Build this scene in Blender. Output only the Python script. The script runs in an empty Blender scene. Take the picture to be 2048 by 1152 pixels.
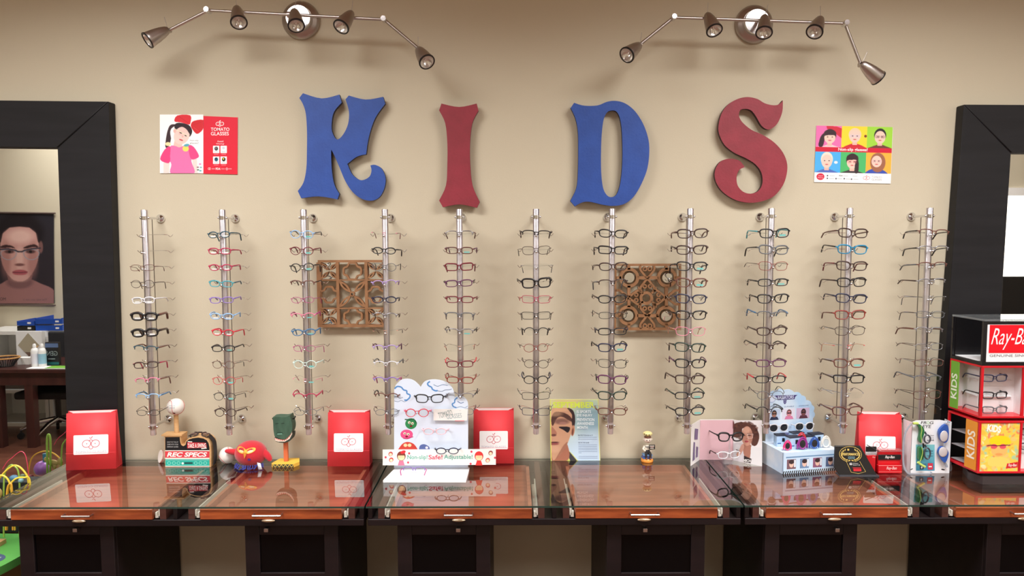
import bpy, math, random
import numpy as np
from math import sin, cos, pi, radians
from mathutils import Vector, Matrix
from mathutils.geometry import tessellate_polygon
random.seed(4)
S = bpy.context.scene
COL = S.collection

# ------------------------------------------------------------------ camera
F = 1479.0                      # focal length in pixels of the 2048 px wide frame
EYE = Vector((0.0, -2.81, 1.70))
PITCH, ROLL = radians(4.46), radians(-0.15)
RC = Matrix.Rotation(pi/2 - PITCH, 3, 'X') @ Matrix.Rotation(ROLL, 3, 'Z')
cd = bpy.data.cameras.new('camera'); cam = bpy.data.objects.new('camera', cd); COL.objects.link(cam)
cd.sensor_width = 36; cd.lens = F/2048*36; cd.clip_start = .05
cam.matrix_world = Matrix.Translation(EYE) @ RC.to_4x4()
S.camera = cam
# ------------------------------------------------------------------ light and exposure
S.view_settings.view_transform = 'Standard'
S.view_settings.look = 'None'; S.view_settings.gamma = 1; S.view_settings.use_curve_mapping = False
S.view_settings.exposure = 0.1
wd = bpy.data.worlds.new('world'); S.world = wd; wd.use_nodes = True
wd.node_tree.nodes['Background'].inputs[0].default_value = (.8, .9, 1, 1)
wd.node_tree.nodes['Background'].inputs[1].default_value = .6
CEIL = 2.95
LAMPS = [(-3.7, -1.38, 34), (-1.25, -1.38, 47), (1.25, -1.38, 47), (3.7, -1.38, 34),
         (-3.7, -3.4, 22), (-1.25, -3.4, 12), (1.25, -3.4, 12), (3.7, -3.4, 22)]
for x, y, e in LAMPS:
    ld = bpy.data.lights.new('panel_light', 'AREA'); ld.shape = 'RECTANGLE'; ld.size = 1.15; ld.size_y = .55
    ld.energy = e; ld.spread = radians(151); ld.color = (1, .99, .985)
    lo = bpy.data.objects.new('panel_light', ld); COL.objects.link(lo); lo.location = (x, y, CEIL-.035)

# ------------------------------------------------------------------ helpers
def ray(px, py):
    return RC @ Vector(((px-1024)/F, (576-py)/F, -1))
def at(px, py, Y):
    d = ray(px, py); return EYE + d*((Y-EYE.y)/d.y)
def onz(px, py, z):
    d = ray(px, py); return EYE + d*((z-EYE.z)/d.z)
MIRY = -0.012
def atm(px, py, Yv):            # a point seen in the wall mirror, given as its real place in the room
    p = at(px, py, Yv); p.y = 2*MIRY - p.y; return p
def lin(c):
    c = np.asarray(c, float)/255.
    return np.where(c <= .04045, c/12.92, ((c+.055)/1.055)**2.4)
MATS = {}
def mat(name, rgb, rough=.5, metal=0., spec=.5, alpha=1., bump=None, tint=None, coat=0, sheen=0, emit=None):
    if name in MATS: return MATS[name]
    m = bpy.data.materials.new(name); m.use_nodes = True; MATS[name] = m
    nt = m.node_tree; b = nt.nodes['Principled BSDF']
    b.inputs['Base Color'].default_value = (*lin(rgb), 1)
    b.inputs['Roughness'].default_value = rough; b.inputs['Metallic'].default_value = metal
    b.inputs['Specular IOR Level'].default_value = spec; b.inputs['Alpha'].default_value = alpha
    b.inputs['Coat Weight'].default_value = coat; b.inputs['Sheen Weight'].default_value = sheen
    if emit:
        b.inputs['Emission Color'].default_value = (*lin(rgb), 1); b.inputs['Emission Strength'].default_value = emit
    if bump:
        sc, st = bump
        n = nt.nodes.new('ShaderNodeTexNoise'); n.inputs['Scale'].default_value = sc; n.inputs['Detail'].default_value = 3
        tc = nt.nodes.new('ShaderNodeTexCoord'); nt.links.new(tc.outputs['Object'], n.inputs['Vector'])
        bp = nt.nodes.new('ShaderNodeBump'); bp.inputs['Strength'].default_value = st; bp.inputs['Distance'].default_value = .002
        nt.links.new(n.outputs['Fac'], bp.inputs['Height']); nt.links.new(bp.outputs[0], b.inputs['Normal'])
    if tint:                    # second colour mixed in by stretched noise: (rgb, scale vector)
        c2, scv = tint
        tc = nt.nodes.new('ShaderNodeTexCoord'); mp = nt.nodes.new('ShaderNodeMapping'); mp.inputs['Scale'].default_value = scv
        n = nt.nodes.new('ShaderNodeTexNoise'); n.inputs['Scale'].default_value = 1; n.inputs['Detail'].default_value = 5
        r = nt.nodes.new('ShaderNodeMix'); r.data_type = 'RGBA'
        r.inputs[6].default_value = (*lin(rgb), 1); r.inputs[7].default_value = (*lin(c2), 1)
        cr = nt.nodes.new('ShaderNodeMapRange'); cr.inputs[1].default_value = .35; cr.inputs[2].default_value = .65
        L = nt.links.new
        L(tc.outputs['Object'], mp.inputs[0]); L(mp.outputs[0], n.inputs['Vector']); L(n.outputs['Fac'], cr.inputs[0])
        L(cr.outputs[0], r.inputs[0]); L(r.outputs[2], b.inputs['Base Color'])
    return m
def glassy(name, tint=(255, 255, 255), gain=1.0, rough=0.0, base=0.0, body=None):
    """thin clear sheet: see-through plus a Fresnel mirror reflection; body = (rgb, amount) adds a milky layer"""
    if name in MATS: return MATS[name]
    m = bpy.data.materials.new(name); m.use_nodes = True; MATS[name] = m; nt = m.node_tree; nt.nodes.clear(); N = nt.nodes.new; L = nt.links.new
    o = N('ShaderNodeOutputMaterial'); tr = N('ShaderNodeBsdfTransparent'); gl = N('ShaderNodeBsdfGlossy'); mx = N('ShaderNodeMixShader')
    tr.inputs[0].default_value = (*lin(tint), 1); gl.inputs['Roughness'].default_value = rough
    g = N('ShaderNodeNewGeometry'); dt = N('ShaderNodeVectorMath'); dt.operation = 'DOT_PRODUCT'
    ab = N('ShaderNodeMath'); ab.operation = 'ABSOLUTE'; om = N('ShaderNodeMath'); om.operation = 'SUBTRACT'; om.inputs[0].default_value = 1
    pw = N('ShaderNodeMath'); pw.operation = 'POWER'; pw.inputs[1].default_value = 5
    ma = N('ShaderNodeMath'); ma.operation = 'MULTIPLY_ADD'; ma.inputs[1].default_value = gain; ma.inputs[2].default_value = .04*gain+base; ma.use_clamp = True
    L(g.outputs['Normal'], dt.inputs[0]); L(g.outputs['Incoming'], dt.inputs[1]); L(dt.outputs['Value'], ab.inputs[0])
    L(ab.outputs[0], om.inputs[1]); L(om.outputs[0], pw.inputs[0]); L(pw.outputs[0], ma.inputs[0]); L(ma.outputs[0], mx.inputs[0])
    src = tr
    if body:
        df = N('ShaderNodeBsdfDiffuse'); df.inputs[0].default_value = (*lin(body[0]), 1); m2 = N('ShaderNodeMixShader')
        m2.inputs[0].default_value = body[1]; L(tr.outputs[0], m2.inputs[1]); L(df.outputs[0], m2.inputs[2]); src = m2
    L(src.outputs[0], mx.inputs[1]); L(gl.outputs[0], mx.inputs[2]); L(mx.outputs[0], o.inputs[0])
    return m
# one material for everything printed: reads the colour stored on the print
PRINT = bpy.data.materials.new('printed_card'); PRINT.use_nodes = True
_a = PRINT.node_tree.nodes.new('ShaderNodeVertexColor'); _a.layer_name = 'Col'
PRINT.node_tree.links.new(_a.outputs[0], PRINT.node_tree.nodes['Principled BSDF'].inputs['Base Color'])
PRINT.node_tree.nodes['Principled BSDF'].inputs['Roughness'].default_value = .5
PRINT.node_tree.nodes['Principled BSDF'].inputs['Specular IOR Level'].default_value = .3

MTX = {}
def inv(parent):
    return MTX[parent.name].inverted() if parent is not None and parent.name in MTX else Matrix.Identity(4)
def tag(o, label=None, cat=None, group=None, kind=None):
    if label: o['label'] = label
    if cat: o['category'] = cat
    if group: o['group'] = group
    if kind: o['kind'] = kind
    return o
def thing(name, label, cat, loc=(0, 0, 0), rz=0., group=None):
    o = bpy.data.objects.new(name, None); COL.objects.link(o); o.location = loc; o.rotation_euler = (0, 0, rz)
    o.empty_display_size = .03
    MTX[o.name] = Matrix.Translation(loc) @ Matrix.Rotation(rz, 4, 'Z')
    return tag(o, label, cat, group)
class MB:
    def __init__(s): s.v = []; s.f = []; s.m = []; s.sm = []
    def add(s, vs, fs, mi=0, smooth=False):
        b = len(s.v); s.v += [Vector(v) for v in vs]; s.f += [[b+i for i in f] for f in fs]
        s.m += [mi]*len(fs); s.sm += [smooth]*len(fs); return s
    def box(s, lo, hi, mi=0, rot=None, piv=None):
        (x0, y0, z0), (x1, y1, z1) = lo, hi
        vs = [Vector(p) for p in ((x0,y0,z0),(x1,y0,z0),(x1,y1,z0),(x0,y1,z0),(x0,y0,z1),(x1,y0,z1),(x1,y1,z1),(x0,y1,z1))]
        if rot is not None:
            c = Vector(piv) if piv is not None else (Vector(lo)+Vector(hi))/2
            vs = [c + rot @ (v-c) for v in vs]
        return s.add(vs, [(0,3,2,1),(4,5,6,7),(0,1,5,4),(1,2,6,5),(2,3,7,6),(3,0,4,7)], mi)
    def tube(s, pts, r, seg=8, closed=False, mi=0, caps=True, flat=1.0, up=None):
        pts = [Vector(p) for p in pts]; n = len(pts); rs = r if isinstance(r, (list, tuple)) else [r]*n
        vs = []; prev = None
        for i, p in enumerate(pts):
            a = pts[(i-1) % n] if (closed or i) else p; b = pts[(i+1) % n] if (closed or i < n-1) else p
            t = (b-a).normalized() if (b-a).length > 1e-9 else Vector((0, 0, 1))
            if up is not None: u = Vector(up)
            elif prev is not None: u = prev
            else: u = Vector((0, 0, 1)) if abs(t.z) < .9 else Vector((1, 0, 0))
            u = (u - t*u.dot(t))
            u = u.normalized() if u.length > 1e-6 else t.orthogonal().normalized()
            prev = u; w = t.cross(u)
            for k in range(seg):
                an = 2*pi*k/seg + pi/seg; vs.append(p + u*cos(an)*rs[i]*flat + w*sin(an)*rs[i])
        fs = []
        for i in range(n if closed else n-1):
            j = (i+1) % n
            for k in range(seg):
                l = (k+1) % seg; fs.append((i*seg+k, i*seg+l, j*seg+l, j*seg+k))
        if caps and not closed: fs += [tuple(range(seg))[::-1], tuple((n-1)*seg+k for k in range(seg))]
        return s.add(vs, fs, mi, True)
    def lathe(s, prof, org, ax=(0, 0, 1), seg=24, mi=0, sx=1., sy=1., caps=True):
        org = Vector(org); ax = Vector(ax).normalized(); u = ax.orthogonal().normalized() if abs(ax.z) < .99 else Vector((1, 0, 0)); w = ax.cross(u)
        vs = []
        for r, h in prof:
            for k in range(seg):
                a = 2*pi*k/seg; vs.append(org + ax*h + u*cos(a)*r*sx + w*sin(a)*r*sy)
        fs = []
        for i in range(len(prof)-1):
            for k in range(seg):
                l = (k+1) % seg; fs.append((i*seg+k, i*seg+l, (i+1)*seg+l, (i+1)*seg+k))
        if caps: fs += [tuple(range(seg))[::-1], tuple((len(prof)-1)*seg+k for k in range(seg))]
        return s.add(vs, fs, mi, True)
    def ell(s, c, r, rot=None, seg=20, rings=12, mi=0):
        c = Vector(c); r = r if isinstance(r, (tuple, list)) else (r, r, r); vs = []; fs = []
        for i in range(rings+1):
            t = pi*i/rings
            for k in range(seg):
                a = 2*pi*k/seg; v = Vector((r[0]*sin(t)*cos(a), r[1]*sin(t)*sin(a), r[2]*cos(t)))
                vs.append(c + (rot @ v if rot is not None else v))
        for i in range(rings):
            for k in range(seg):
                l = (k+1) % seg; fs.append((i*seg+k, (i+1)*seg+k, (i+1)*seg+l, i*seg+l))
        return s.add(vs, fs, mi, True)
    def slab(s, loops, off, mi=0, side=None):
        """flat outline (list of loops of points) given a thickness vector"""
        off = Vector(off); loops = [[Vector(p) for p in lp] for lp in loops]
        tri = tessellate_polygon(loops); allp = [p for lp in loops for p in lp]; n = len(allp)
        nrm = Vector((0, 0, 0))
        for t in tri:
            a, b, c = (allp[i] for i in t); nrm += (b-a).cross(c-a)
        flip = nrm.dot(off) > 0
        fs = []
        for t in tri:
            a, b, c = (allp[i] for i in t)
            if ((b-a).cross(c-a)).dot(off) > 0: t = t[::-1]
            fs.append(tuple(t)); 
        fb = [tuple(n+i for i in t[::-1]) for t in fs]
        s.add(allp + [p+off for p in allp], fs+fb, mi)
        b0 = 0; base = len(s.v)-2*n
        for lp in loops:
            k = len(lp)
            for i in range(k):
                j = (i+1) % k; s.f.append([base+b0+i, base+b0+j, base+n+b0+j, base+n+b0+i]); s.m.append(mi if side is None else side); s.sm.append(False)
            b0 += k
        return s
    def mesh(s, name, mats, parent=None, sm=True):
        im = inv(parent); me = bpy.data.meshes.new(name)
        me.from_pydata([im @ v for v in s.v], [], s.f)
        for m in (mats if isinstance(mats, (list, tuple)) else [mats]): me.materials.append(m)
        me.polygons.foreach_set('material_index', s.m); me.polygons.foreach_set('use_smooth', s.sm)
        me.update(); return me
    def build(s, name, mats, parent=None, **kw):
        me = s.mesh(name, mats, parent); o = bpy.data.objects.new(name, me); COL.objects.link(o)
        if parent is not None: o.parent = parent; MTX[o.name] = MTX.get(parent.name, Matrix.Identity(4))
        else: MTX[o.name] = Matrix.Identity(4)
        fixn(o); return tag(o, **kw)
def fixn(o):
    import bmesh
    bm = bmesh.new(); bm.from_mesh(o.data); bmesh.ops.recalc_face_normals(bm, faces=bm.faces); bm.to_mesh(o.data); bm.free()
    try: o.data.set_sharp_from_angle(angle=radians(40))
    except Exception: pass
def bevel(o, w=.002, seg=2):
    b = o.modifiers.new('bevel', 'BEVEL'); b.width = w; b.segments = seg; b.limit_method = 'ANGLE'; b.angle_limit = radians(50); return o

_tc = {}
def text_mesh(s, bold=0., shear=0.):
    k = (s, bold, shear)
    if k in _tc: return _tc[k]
    c = bpy.data.curves.new('t', 'FONT'); c.body = s; c.resolution_u = 3; c.offset = bold; c.shear = shear; c.align_x = 'LEFT'
    o = bpy.data.objects.new('t', c); COL.objects.link(o)
    bpy.context.view_layer.update()
    me = bpy.data.meshes.new_from_object(o.evaluated_get(bpy.context.evaluated_depsgraph_get()))
    v = np.array([tuple(q.co) for q in me.vertices]); f = [tuple(p.vertices) for p in me.polygons]
    bpy.data.objects.remove(o); bpy.data.curves.remove(c); bpy.data.meshes.remove(me)
    v[:, 0] -= v[:, 0].min(); v[:, 1] -= v[:, 1].min(); v[:, 0] /= v[:, 0].max(); v[:, 1] /= v[:, 1].max()
    _tc[k] = (v, f); return _tc[k]
class Canvas:
    """printed matter: flat colour shapes drawn in (x, y-down) coordinates mapped onto a plane"""
    def __init__(s, mp, n=(0, -1, 0), step=.00025, org=(0, 0), sc=1.):
        s.mp = mp; s.n = Vector(n); s.st = step; s.v = []; s.f = []; s.c = []; s.o = org; s.sc = sc
    def sub(s, org, sc): s.o = org; s.sc = sc; return s
    def P(s, x, y, l): return s.mp(s.o[0]+x*s.sc, s.o[1]+y*s.sc) + s.n*(s.st*l)
    def add(s, pts, fs, col, l):
        b = len(s.v); s.v += [s.P(x, y, l) for x, y in pts]; s.f += [tuple(b+i for i in f) for f in fs]
        cl = tuple(lin(col)) + (1,); s.c += [cl]*len(pts); return s
    def poly(s, pts, col, l=1, holes=()):
        loops = [[Vector((x, y, 0)) for x, y in pts]] + [[Vector((x, y, 0)) for x, y in h] for h in holes]
        tri = tessellate_polygon(loops); return s.add([(p.x, p.y) for lp in loops for p in lp], tri, col, l)
    def rect(s, x0, y0, x1, y1, col, l=1): return s.add([(x0, y0), (x1, y0), (x1, y1), (x0, y1)], [(0, 1, 2, 3)], col, l)
    def rrect(s, x0, y0, x1, y1, r, col, l=1):
        p = []
        for cx, cy, a0 in ((x1-r, y0+r, -90), (x1-r, y1-r, 0), (x0+r, y1-r, 90), (x0+r, y0+r, 180)):
            for k in range(5): a = radians(a0+k*22.5); p.append((cx+r*cos(a), cy+r*sin(a)))
        return s.add(p, [tuple(range(len(p)))], col, l)
    def ell(s, cx, cy, rx, ry, col, l=1, rot=0, n=22):
        c, d = cos(radians(rot)), sin(radians(rot)); p = []
        for k in range(n):
            a = 2*pi*k/n; x, y = rx*cos(a), ry*sin(a); p.append((cx+x*c-y*d, cy+x*d+y*c))
        return s.add(p, [tuple(range(n))], col, l)
    def line(s, pts, w, col, l=1, closed=False):
        n = len(pts); q = []
        for i, (x, y) in enumerate(pts):
            a = pts[(i-1) % n] if (closed or i) else pts[i]; b = pts[(i+1) % n] if (closed or i < n-1) else pts[i]
            dx, dy = b[0]-a[0], b[1]-a[1]; m = math.hypot(dx, dy) or 1; q += [(x-dy/m*w/2, y+dx/m*w/2), (x+dy/m*w/2, y-dx/m*w/2)]
        fs = [(2*i, 2*i+1, 2*((i+1) % n)+1, 2*((i+1) % n)) for i in range(n if closed else n-1)]
        return s.add(q, fs, col, l)
    def ring(s, cx, cy, rx, ry, w, col, l=1, a0=0, a1=360, rot=0):
        c, d = cos(radians(rot)), sin(radians(rot)); n = 24; p = []
        for k in range(n+1 if a1-a0 < 360 else n):
            a = radians(a0+(a1-a0)*k/n); x, y = rx*cos(a), ry*sin(a); p.append((cx+x*c-y*d, cy+x*d+y*c))
        return s.line(p, w, col, l, closed=a1-a0 >= 360)
    def text(s, t, x0, y0, x1, y1, col, l=2, bold=0., shear=0., flip=False, rot=0, vert=False):
        v, f = text_mesh(t, bold, shear); p = []
        for a, b, _ in v:
            if flip: a = 1-a
            if vert: x, y = x0+(x1-x0)*(1-b), y1+(y0-y1)*a; x = x0+(x1-x0)*(1-b)
            else: x, y = x0+(x1-x0)*a, y1+(y0-y1)*b
            if rot:
                cx, cy = (x0+x1)/2, (y0+y1)/2; c, d = cos(radians(rot)), sin(radians(rot)); x, y = cx+(x-cx)*c-(y-cy)*d, cy+(x-cx)*d+(y-cy)*c
            p.append((x, y))
        return s.add(p, f, col, l)
    def raster(s, P, l=1, quad=None):
        """P: Painter; drawn over its own coordinate window"""
        h, w, _ = P.a.shape; A = lin(P.a*255); b = len(s.v)
        for j in range(h):
            for i in range(w):
                s.v.append(s.P(P.x0+(P.x1-P.x0)*i/(w-1), P.y0+(P.y1-P.y0)*j/(h-1), l)); s.c.append((*A[j, i], 1))
        s.f += [(b+j*w+i, b+j*w+i+1, b+(j+1)*w+i+1, b+(j+1)*w+i) for j in range(h-1) for i in range(w-1)]
        return s
    def build(s, name, parent=None, **kw):
        im = inv(parent); me = bpy.data.meshes.new(name); me.from_pydata([im @ v for v in s.v], [], s.f); me.materials.append(PRINT)
        at_ = me.color_attributes.new('Col', 'FLOAT_COLOR', 'POINT'); at_.data.foreach_set('color', np.array(s.c, dtype=np.float32).ravel())
        o = bpy.data.objects.new(name, me); COL.objects.link(o)
        if parent is not None: o.parent = parent; MTX[o.name] = MTX.get(parent.name, Matrix.Identity(4))
        return tag(o, **kw)
class Painter:
    def __init__(s, x0, y0, x1, y1, w, col=(255, 255, 255)):
        s.x0, s.y0, s.x1, s.y1 = x0, y0, x1, y1; h = max(4, int(round(w*(y1-y0)/(x1-x0))))
        s.X, s.Y = np.meshgrid(np.linspace(x0, x1, w), np.linspace(y0, y1, h)); s.a = np.ones((h, w, 3))*(np.array(col)/255.)
        s.px = (x1-x0)/(w-1)
    def mix(s, m, col): m = m[..., None]; s.a = s.a*(1-m) + (np.array(col)/255.)*m; return s
    def vgrad(s, ya, ca, yb, cb):
        t = np.clip((s.Y-ya)/(yb-ya), 0, 1)[..., None]; s.a = np.array(ca)/255.*(1-t)+np.array(cb)/255.*t; return s
    def ell(s, cx, cy, rx, ry, col, soft=.1, al=1., rot=0):
        c, d = cos(radians(rot)), sin(radians(rot)); x = (s.X-cx)*c+(s.Y-cy)*d; y = -(s.X-cx)*d+(s.Y-cy)*c
        r = np.sqrt((x/rx)**2+(y/ry)**2); return s.mix(np.clip((1-r)/max(soft, 1e-3)+.5, 0, 1)*al, col)
    def poly(s, pts, col, al=1., blur=1):
        m = np.zeros(s.X.shape, bool); n = len(pts)
        for i in range(n):
            x1, y1 = pts[i]; x2, y2 = pts[(i+1) % n]
            if y1 == y2: continue
            c = ((y1 > s.Y) != (y2 > s.Y)) & (s.X < (x2-x1)*(s.Y-y1)/(y2-y1)+x1); m ^= c
        m = m.astype(float)
        for _ in range(blur):
            p = np.pad(m, 1, mode='edge'); m = (p[:-2, 1:-1]+p[2:, 1:-1]+p[1:-1, :-2]+p[1:-1, 2:]+2*p[1:-1, 1:-1])/6
        return s.mix(m*al, col)
    def rect(s, x0, y0, x1, y1, col, al=1.): return s.poly([(x0, y0), (x1, y0), (x1, y1), (x0, y1)], col, al, 0)
    def line(s, pts, w, col, al=1.):
        for (xa, ya), (xb, yb) in zip(pts, pts[1:]):
            dx, dy = xb-xa, yb-ya; L = dx*dx+dy*dy or 1; t = np.clip(((s.X-xa)*dx+(s.Y-ya)*dy)/L, 0, 1)
            d = np.hypot(s.X-xa-t*dx, s.Y-ya-t*dy); s.mix(np.clip((w/2-d)/s.px+.5, 0, 1)*al, col)
        return s
def plane(Y): return lambda x, y: at(x, y, Y)
def smooth(pts, n=5, closed=True, corners=()):
    """Catmull-Rom through pts; indices in corners stay sharp"""
    P = [Vector(p) for p in pts]; N = len(P); out = []
    for i in range(N if closed else N-1):
        p1, p2 = P[i], P[(i+1) % N]; p0 = P[(i-1) % N] if closed or i else p1; p3 = P[(i+2) % N] if closed or i < N-2 else p2
        if i in corners: p0 = p1
        if (i+1) % N in corners: p3 = p2
        for k in range(n):
            t = k/n; out.append(tuple(.5*((2*p1)+(p2-p0)*t+(2*p0-5*p1+4*p2-p3)*t*t+(3*p1-p0-3*p2+p3)*t**3)))
    if not closed: out.append(tuple(P[-1]))
    return out

# ------------------------------------------------------------------ materials
WALL = mat('wall_paint', (200, 190, 168), .75, bump=(180, .12), spec=.25)
BLACKF = mat('black_lacquered_wood', (29, 28, 31), .55, spec=.28, bump=(60, .15), tint=((23, 22, 25), (3, 3, 30)))
DARKW = mat('espresso_wood', (30, 20, 22), .45, spec=.3, tint=((22, 15, 17), (2, 20, 20)))
MAHOG = mat('mahogany', (170, 84, 42), .4, tint=((128, 56, 28), (9, 30, 60)), coat=.3)
TRAYW = mat('tray_wood', (190, 114, 88), .5, tint=((154, 88, 68), (3, 30, 3)))
RAILW = mat('rail_wood', (84, 48, 42), .5)
CHROME = mat('chrome', (225, 225, 228), .12, 1)
ALU = mat('brushed_aluminium', (205, 200, 205), .3, 1)
NICK = mat('brushed_nickel', (186, 178, 174), .34, 1)
BLK = mat('black_plastic', (22, 21, 23), .4)
WHITE = mat('white_plastic', (238, 238, 238), .45)
PAPER = mat('white_card', (240, 238, 236), .6)
REDP = mat('red_paper', (232, 58, 66), .6)
MIRROR = mat('mirror_silver', (238, 240, 238), .01, 1)
CLEAR = glassy('clear_acrylic', (246, 250, 250), 1.0, base=.03, body=((235, 240, 245), .10))
LENS = glassy('spectacle_lens', (250, 252, 252), 1.2, base=.01)
TOPGL = glassy('table_glass', (232, 240, 234), 1.9, base=-.02)
GLEDGE = mat('glass_edge', (40, 66, 60), .1, spec=.8)
WOODL = mat('pale_wood', (214, 172, 122), .5, tint=((196, 150, 100), (20, 20, 90)))
WOODP = mat('carved_panel_wood', (158, 114, 78), .55, tint=((142, 100, 66), (30, 30, 30)))

# ------------------------------------------------------------------ room
XL, XR, YB = -6.0, 6.2, -3.95
def struct(name, mb, m, **kw): return mb.build(name, m, None, kind='structure', **kw)
struct('wall_front', MB().box((XL, 0, 0), (XR, .12, CEIL)), WALL)
struct('wall_left', MB().box((XL-.1, YB-.1, 0), (XL, .12, CEIL)), WALL)
struct('wall_right', MB().box((XR, YB-.1, 0), (XR+.1, .12, CEIL)), WALL)
WX0, WX1, WZ0, WZ1 = 4.42, 5.7, 1.15, 2.0
wb = MB()
for a, b in (((XL, YB-.12, 0), (WX0, YB, CEIL)), ((WX1, YB-.12, 0), (XR, YB, CEIL)), ((WX0, YB-.12, 0), (WX1, YB, WZ0)), ((WX0, YB-.12, WZ1), (WX1, YB, CEIL))): wb.box(a, b)
struct('wall_back', wb, WALL)
struct('ceiling', MB().box((XL, YB, CEIL), (XR, 0, CEIL+.1)), mat('ceiling_paint', (206, 180, 160), .8))
struct('floor', MB().box((XL, YB, -.1), (XR, 0, 0)), mat('laminate_floor', (112, 70, 54), .3, tint=((92, 54, 42), (2, 14, 2))))
w1 = struct('window_1', MB().box((WX0, YB-.03, WZ0), (WX1, YB-.02, WZ1)).box((WX0-.05, YB, WZ1), (WX1+.05, YB+.03, WZ1+.07)).box((WX0-.05, YB, WZ0-.06), (WX1+.05, YB+.05, WZ0)), PAPER)
bl = MB()
for k in range(17): z = WZ0+.03+k*.05; bl.box((WX0+.02, YB+.0, z), (WX1-.02, YB+.012, z+.044))
bl.build('blind', mat('daylit_blind', (255, 250, 240), .7, emit=2.2), w1)
brick = mat('brick', (150, 110, 90), .8)
_n = brick.node_tree; _b = _n.nodes.new('ShaderNodeTexBrick'); _b.inputs['Scale'].default_value = 9
_b.inputs['Color1'].default_value = (*lin((160, 116, 96)), 1); _b.inputs['Color2'].default_value = (*lin((112, 84, 72)), 1); _b.inputs['Mortar'].default_value = (*lin((190, 180, 165)), 1)
_t = _n.nodes.new('ShaderNodeTexCoord'); _m = _n.nodes.new('ShaderNodeMapping'); _m.inputs['Rotation'].default_value = (pi/2, 0, 0)
_n.links.new(_t.outputs['Object'], _m.inputs[0]); _n.links.new(_m.outputs[0], _b.inputs['Vector']); _n.links.new(_b.outputs[0], _n.nodes['Principled BSDF'].inputs['Base Color'])
struct('trim_1', MB().box((4.2, YB, 0), (4.4, YB+.06, CEIL)), brick)

for i, (x, y, e) in enumerate(LAMPS):
    t = thing('ceiling_light', 'flat white ceiling light panel, %s above the %s' % (('far left', 'left of centre', 'right of centre', 'far right')[i % 4], 'display wall' if i < 4 else 'back of the room'), 'light', (x, y, CEIL-.03), group='ceiling light panels')
    MB().box((x-.61, y-.31, CEIL-.03), (x+.61, y-.275, CEIL)).box((x-.61, y+.275, CEIL-.03), (x+.61, y+.31, CEIL)).box((x-.61, y-.31, CEIL-.03), (x-.575, y+.31, CEIL)).box((x+.575, y-.31, CEIL-.03), (x+.61, y+.31, CEIL)).build('frame', WHITE, t)
    MB().box((x-.575, y-.275, CEIL-.02), (x+.575, y+.275, CEIL-.012)).build('diffuser', mat('lit_diffuser', (255, 248, 238), .6, emit=3.), t)

# ------------------------------------------------------------------ big black framed mirrors
def ribbon(mb, pts, w, mp, off, closed=False, mi=0):
    n = len(pts); L_, R_ = [], []
    for i, (x, y) in enumerate(pts):
        a = pts[(i-1) % n] if (closed or i) else pts[i]; b = pts[(i+1) % n] if (closed or i < n-1) else pts[i]
        dx, dy = b[0]-a[0], b[1]-a[1]; m = math.hypot(dx, dy) or 1
        L_.append((x-dy/m*w/2, y+dx/m*w/2)); R_.append((x+dy/m*w/2, y-dx/m*w/2))
    M = lambda q: [mp(*p) for p in q]
    if closed: mb.slab([M(L_), M(R_)], off, mi)
    else: mb.slab([M(L_+R_[::-1])], off, mi)
    return mb
def wall_mirror(label, outer, inner, name='wall_mirror'):
    """outer / inner: four pixel corners (top-left, top-right, bottom-right, bottom-left) on the frame's front plane"""
    Yf = -.048; O = [at(x, y, Yf) for x, y in outer]; I = [at(x, y, Yf) for x, y in inner]
    t = thing(name, label, 'mirror', tuple((O[2]+O[3])/2 + Vector((0, .048, 0))))
    for k in range(4):
        j = (k+1) % 4
        o = MB().slab([[O[k], O[j], I[j], I[k]]], (0, .046, 0)).build('frame_board', BLACKF, t)
        bevel(o, .003, 2)
    MB().slab([[Vector((p.x, MIRY, p.z)) for p in I]], (0, .004, 0)).build('mirror_glass', MIRROR, t)
wall_mirror('huge black framed wall mirror on the left, reflecting a desk and a portrait poster',
            [(-420, 196), (217, 203), (243, 1065), (-420, 1065)], [(-315, 290), (115, 295), (138, 965), (-315, 965)])
wall_mirror('huge black framed wall mirror right of the eyeglass rods, reflecting a window',
            [(1928, 209), (2520, 212), (2520, 1065), (1864, 1065)], [(2022, 305), (2420, 306), (2420, 965), (1980, 965)])

# ------------------------------------------------------------------ letters K I D S
BLUE = mat('blue_letter_paint', (36, 76, 160), .55, tint=((32, 70, 150), (20, 20, 20)), bump=(120, .3))
RED = mat('red_letter_paint', (146, 42, 58), .55, tint=((134, 38, 52), (20, 20, 20)), bump=(120, .3))
def letter(ch, colour, m, loops, org, sc, label):
    Y = -.034; P = [[at(org[0]+x*sc, org[1]+y*sc, Y) for x, y in lp] for lp in loops]
    zs = [p.z for p in P[0]]; xs = [p.x for p in P[0]]
    t = thing('wall_letter', label, 'letter', ((min(xs)+max(xs))/2, 0, min(zs)), group=None)
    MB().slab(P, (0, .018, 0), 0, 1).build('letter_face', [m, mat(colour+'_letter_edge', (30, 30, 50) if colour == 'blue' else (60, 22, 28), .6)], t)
    m2 = MB(); cx = (min(xs)+max(xs))/2
    for z in (min(zs)+.06*1, max(zs)-.06): pass
    c = sum(P[0], Vector())/len(P[0])
    return t
Kp = [(277,488),(375,515),(468,495),(480,537),(440,585),(428,640),(430,690),(455,730),(487,705),(513,650),(518,585),(500,520),(517,500),(605,521),(697,507),(708,543),
      (660,610),(632,680),(616,750),(608,808),(560,820),(510,858),(530,905),(560,935),(590,943),(625,925),(636,893),(630,866),(655,863),(688,882),(709,928),(705,980),(680,1030),(640,1050),
      (590,1043),(540,1008),(500,950),(470,880),(442,815),(425,783),(426,860),(434,935),(447,980),(468,1015),(458,1044),(360,1028),(268,1038),(250,1000),(280,955),(295,880),(298,780),(298,680),(292,595),(277,545),(258,513)]
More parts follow.
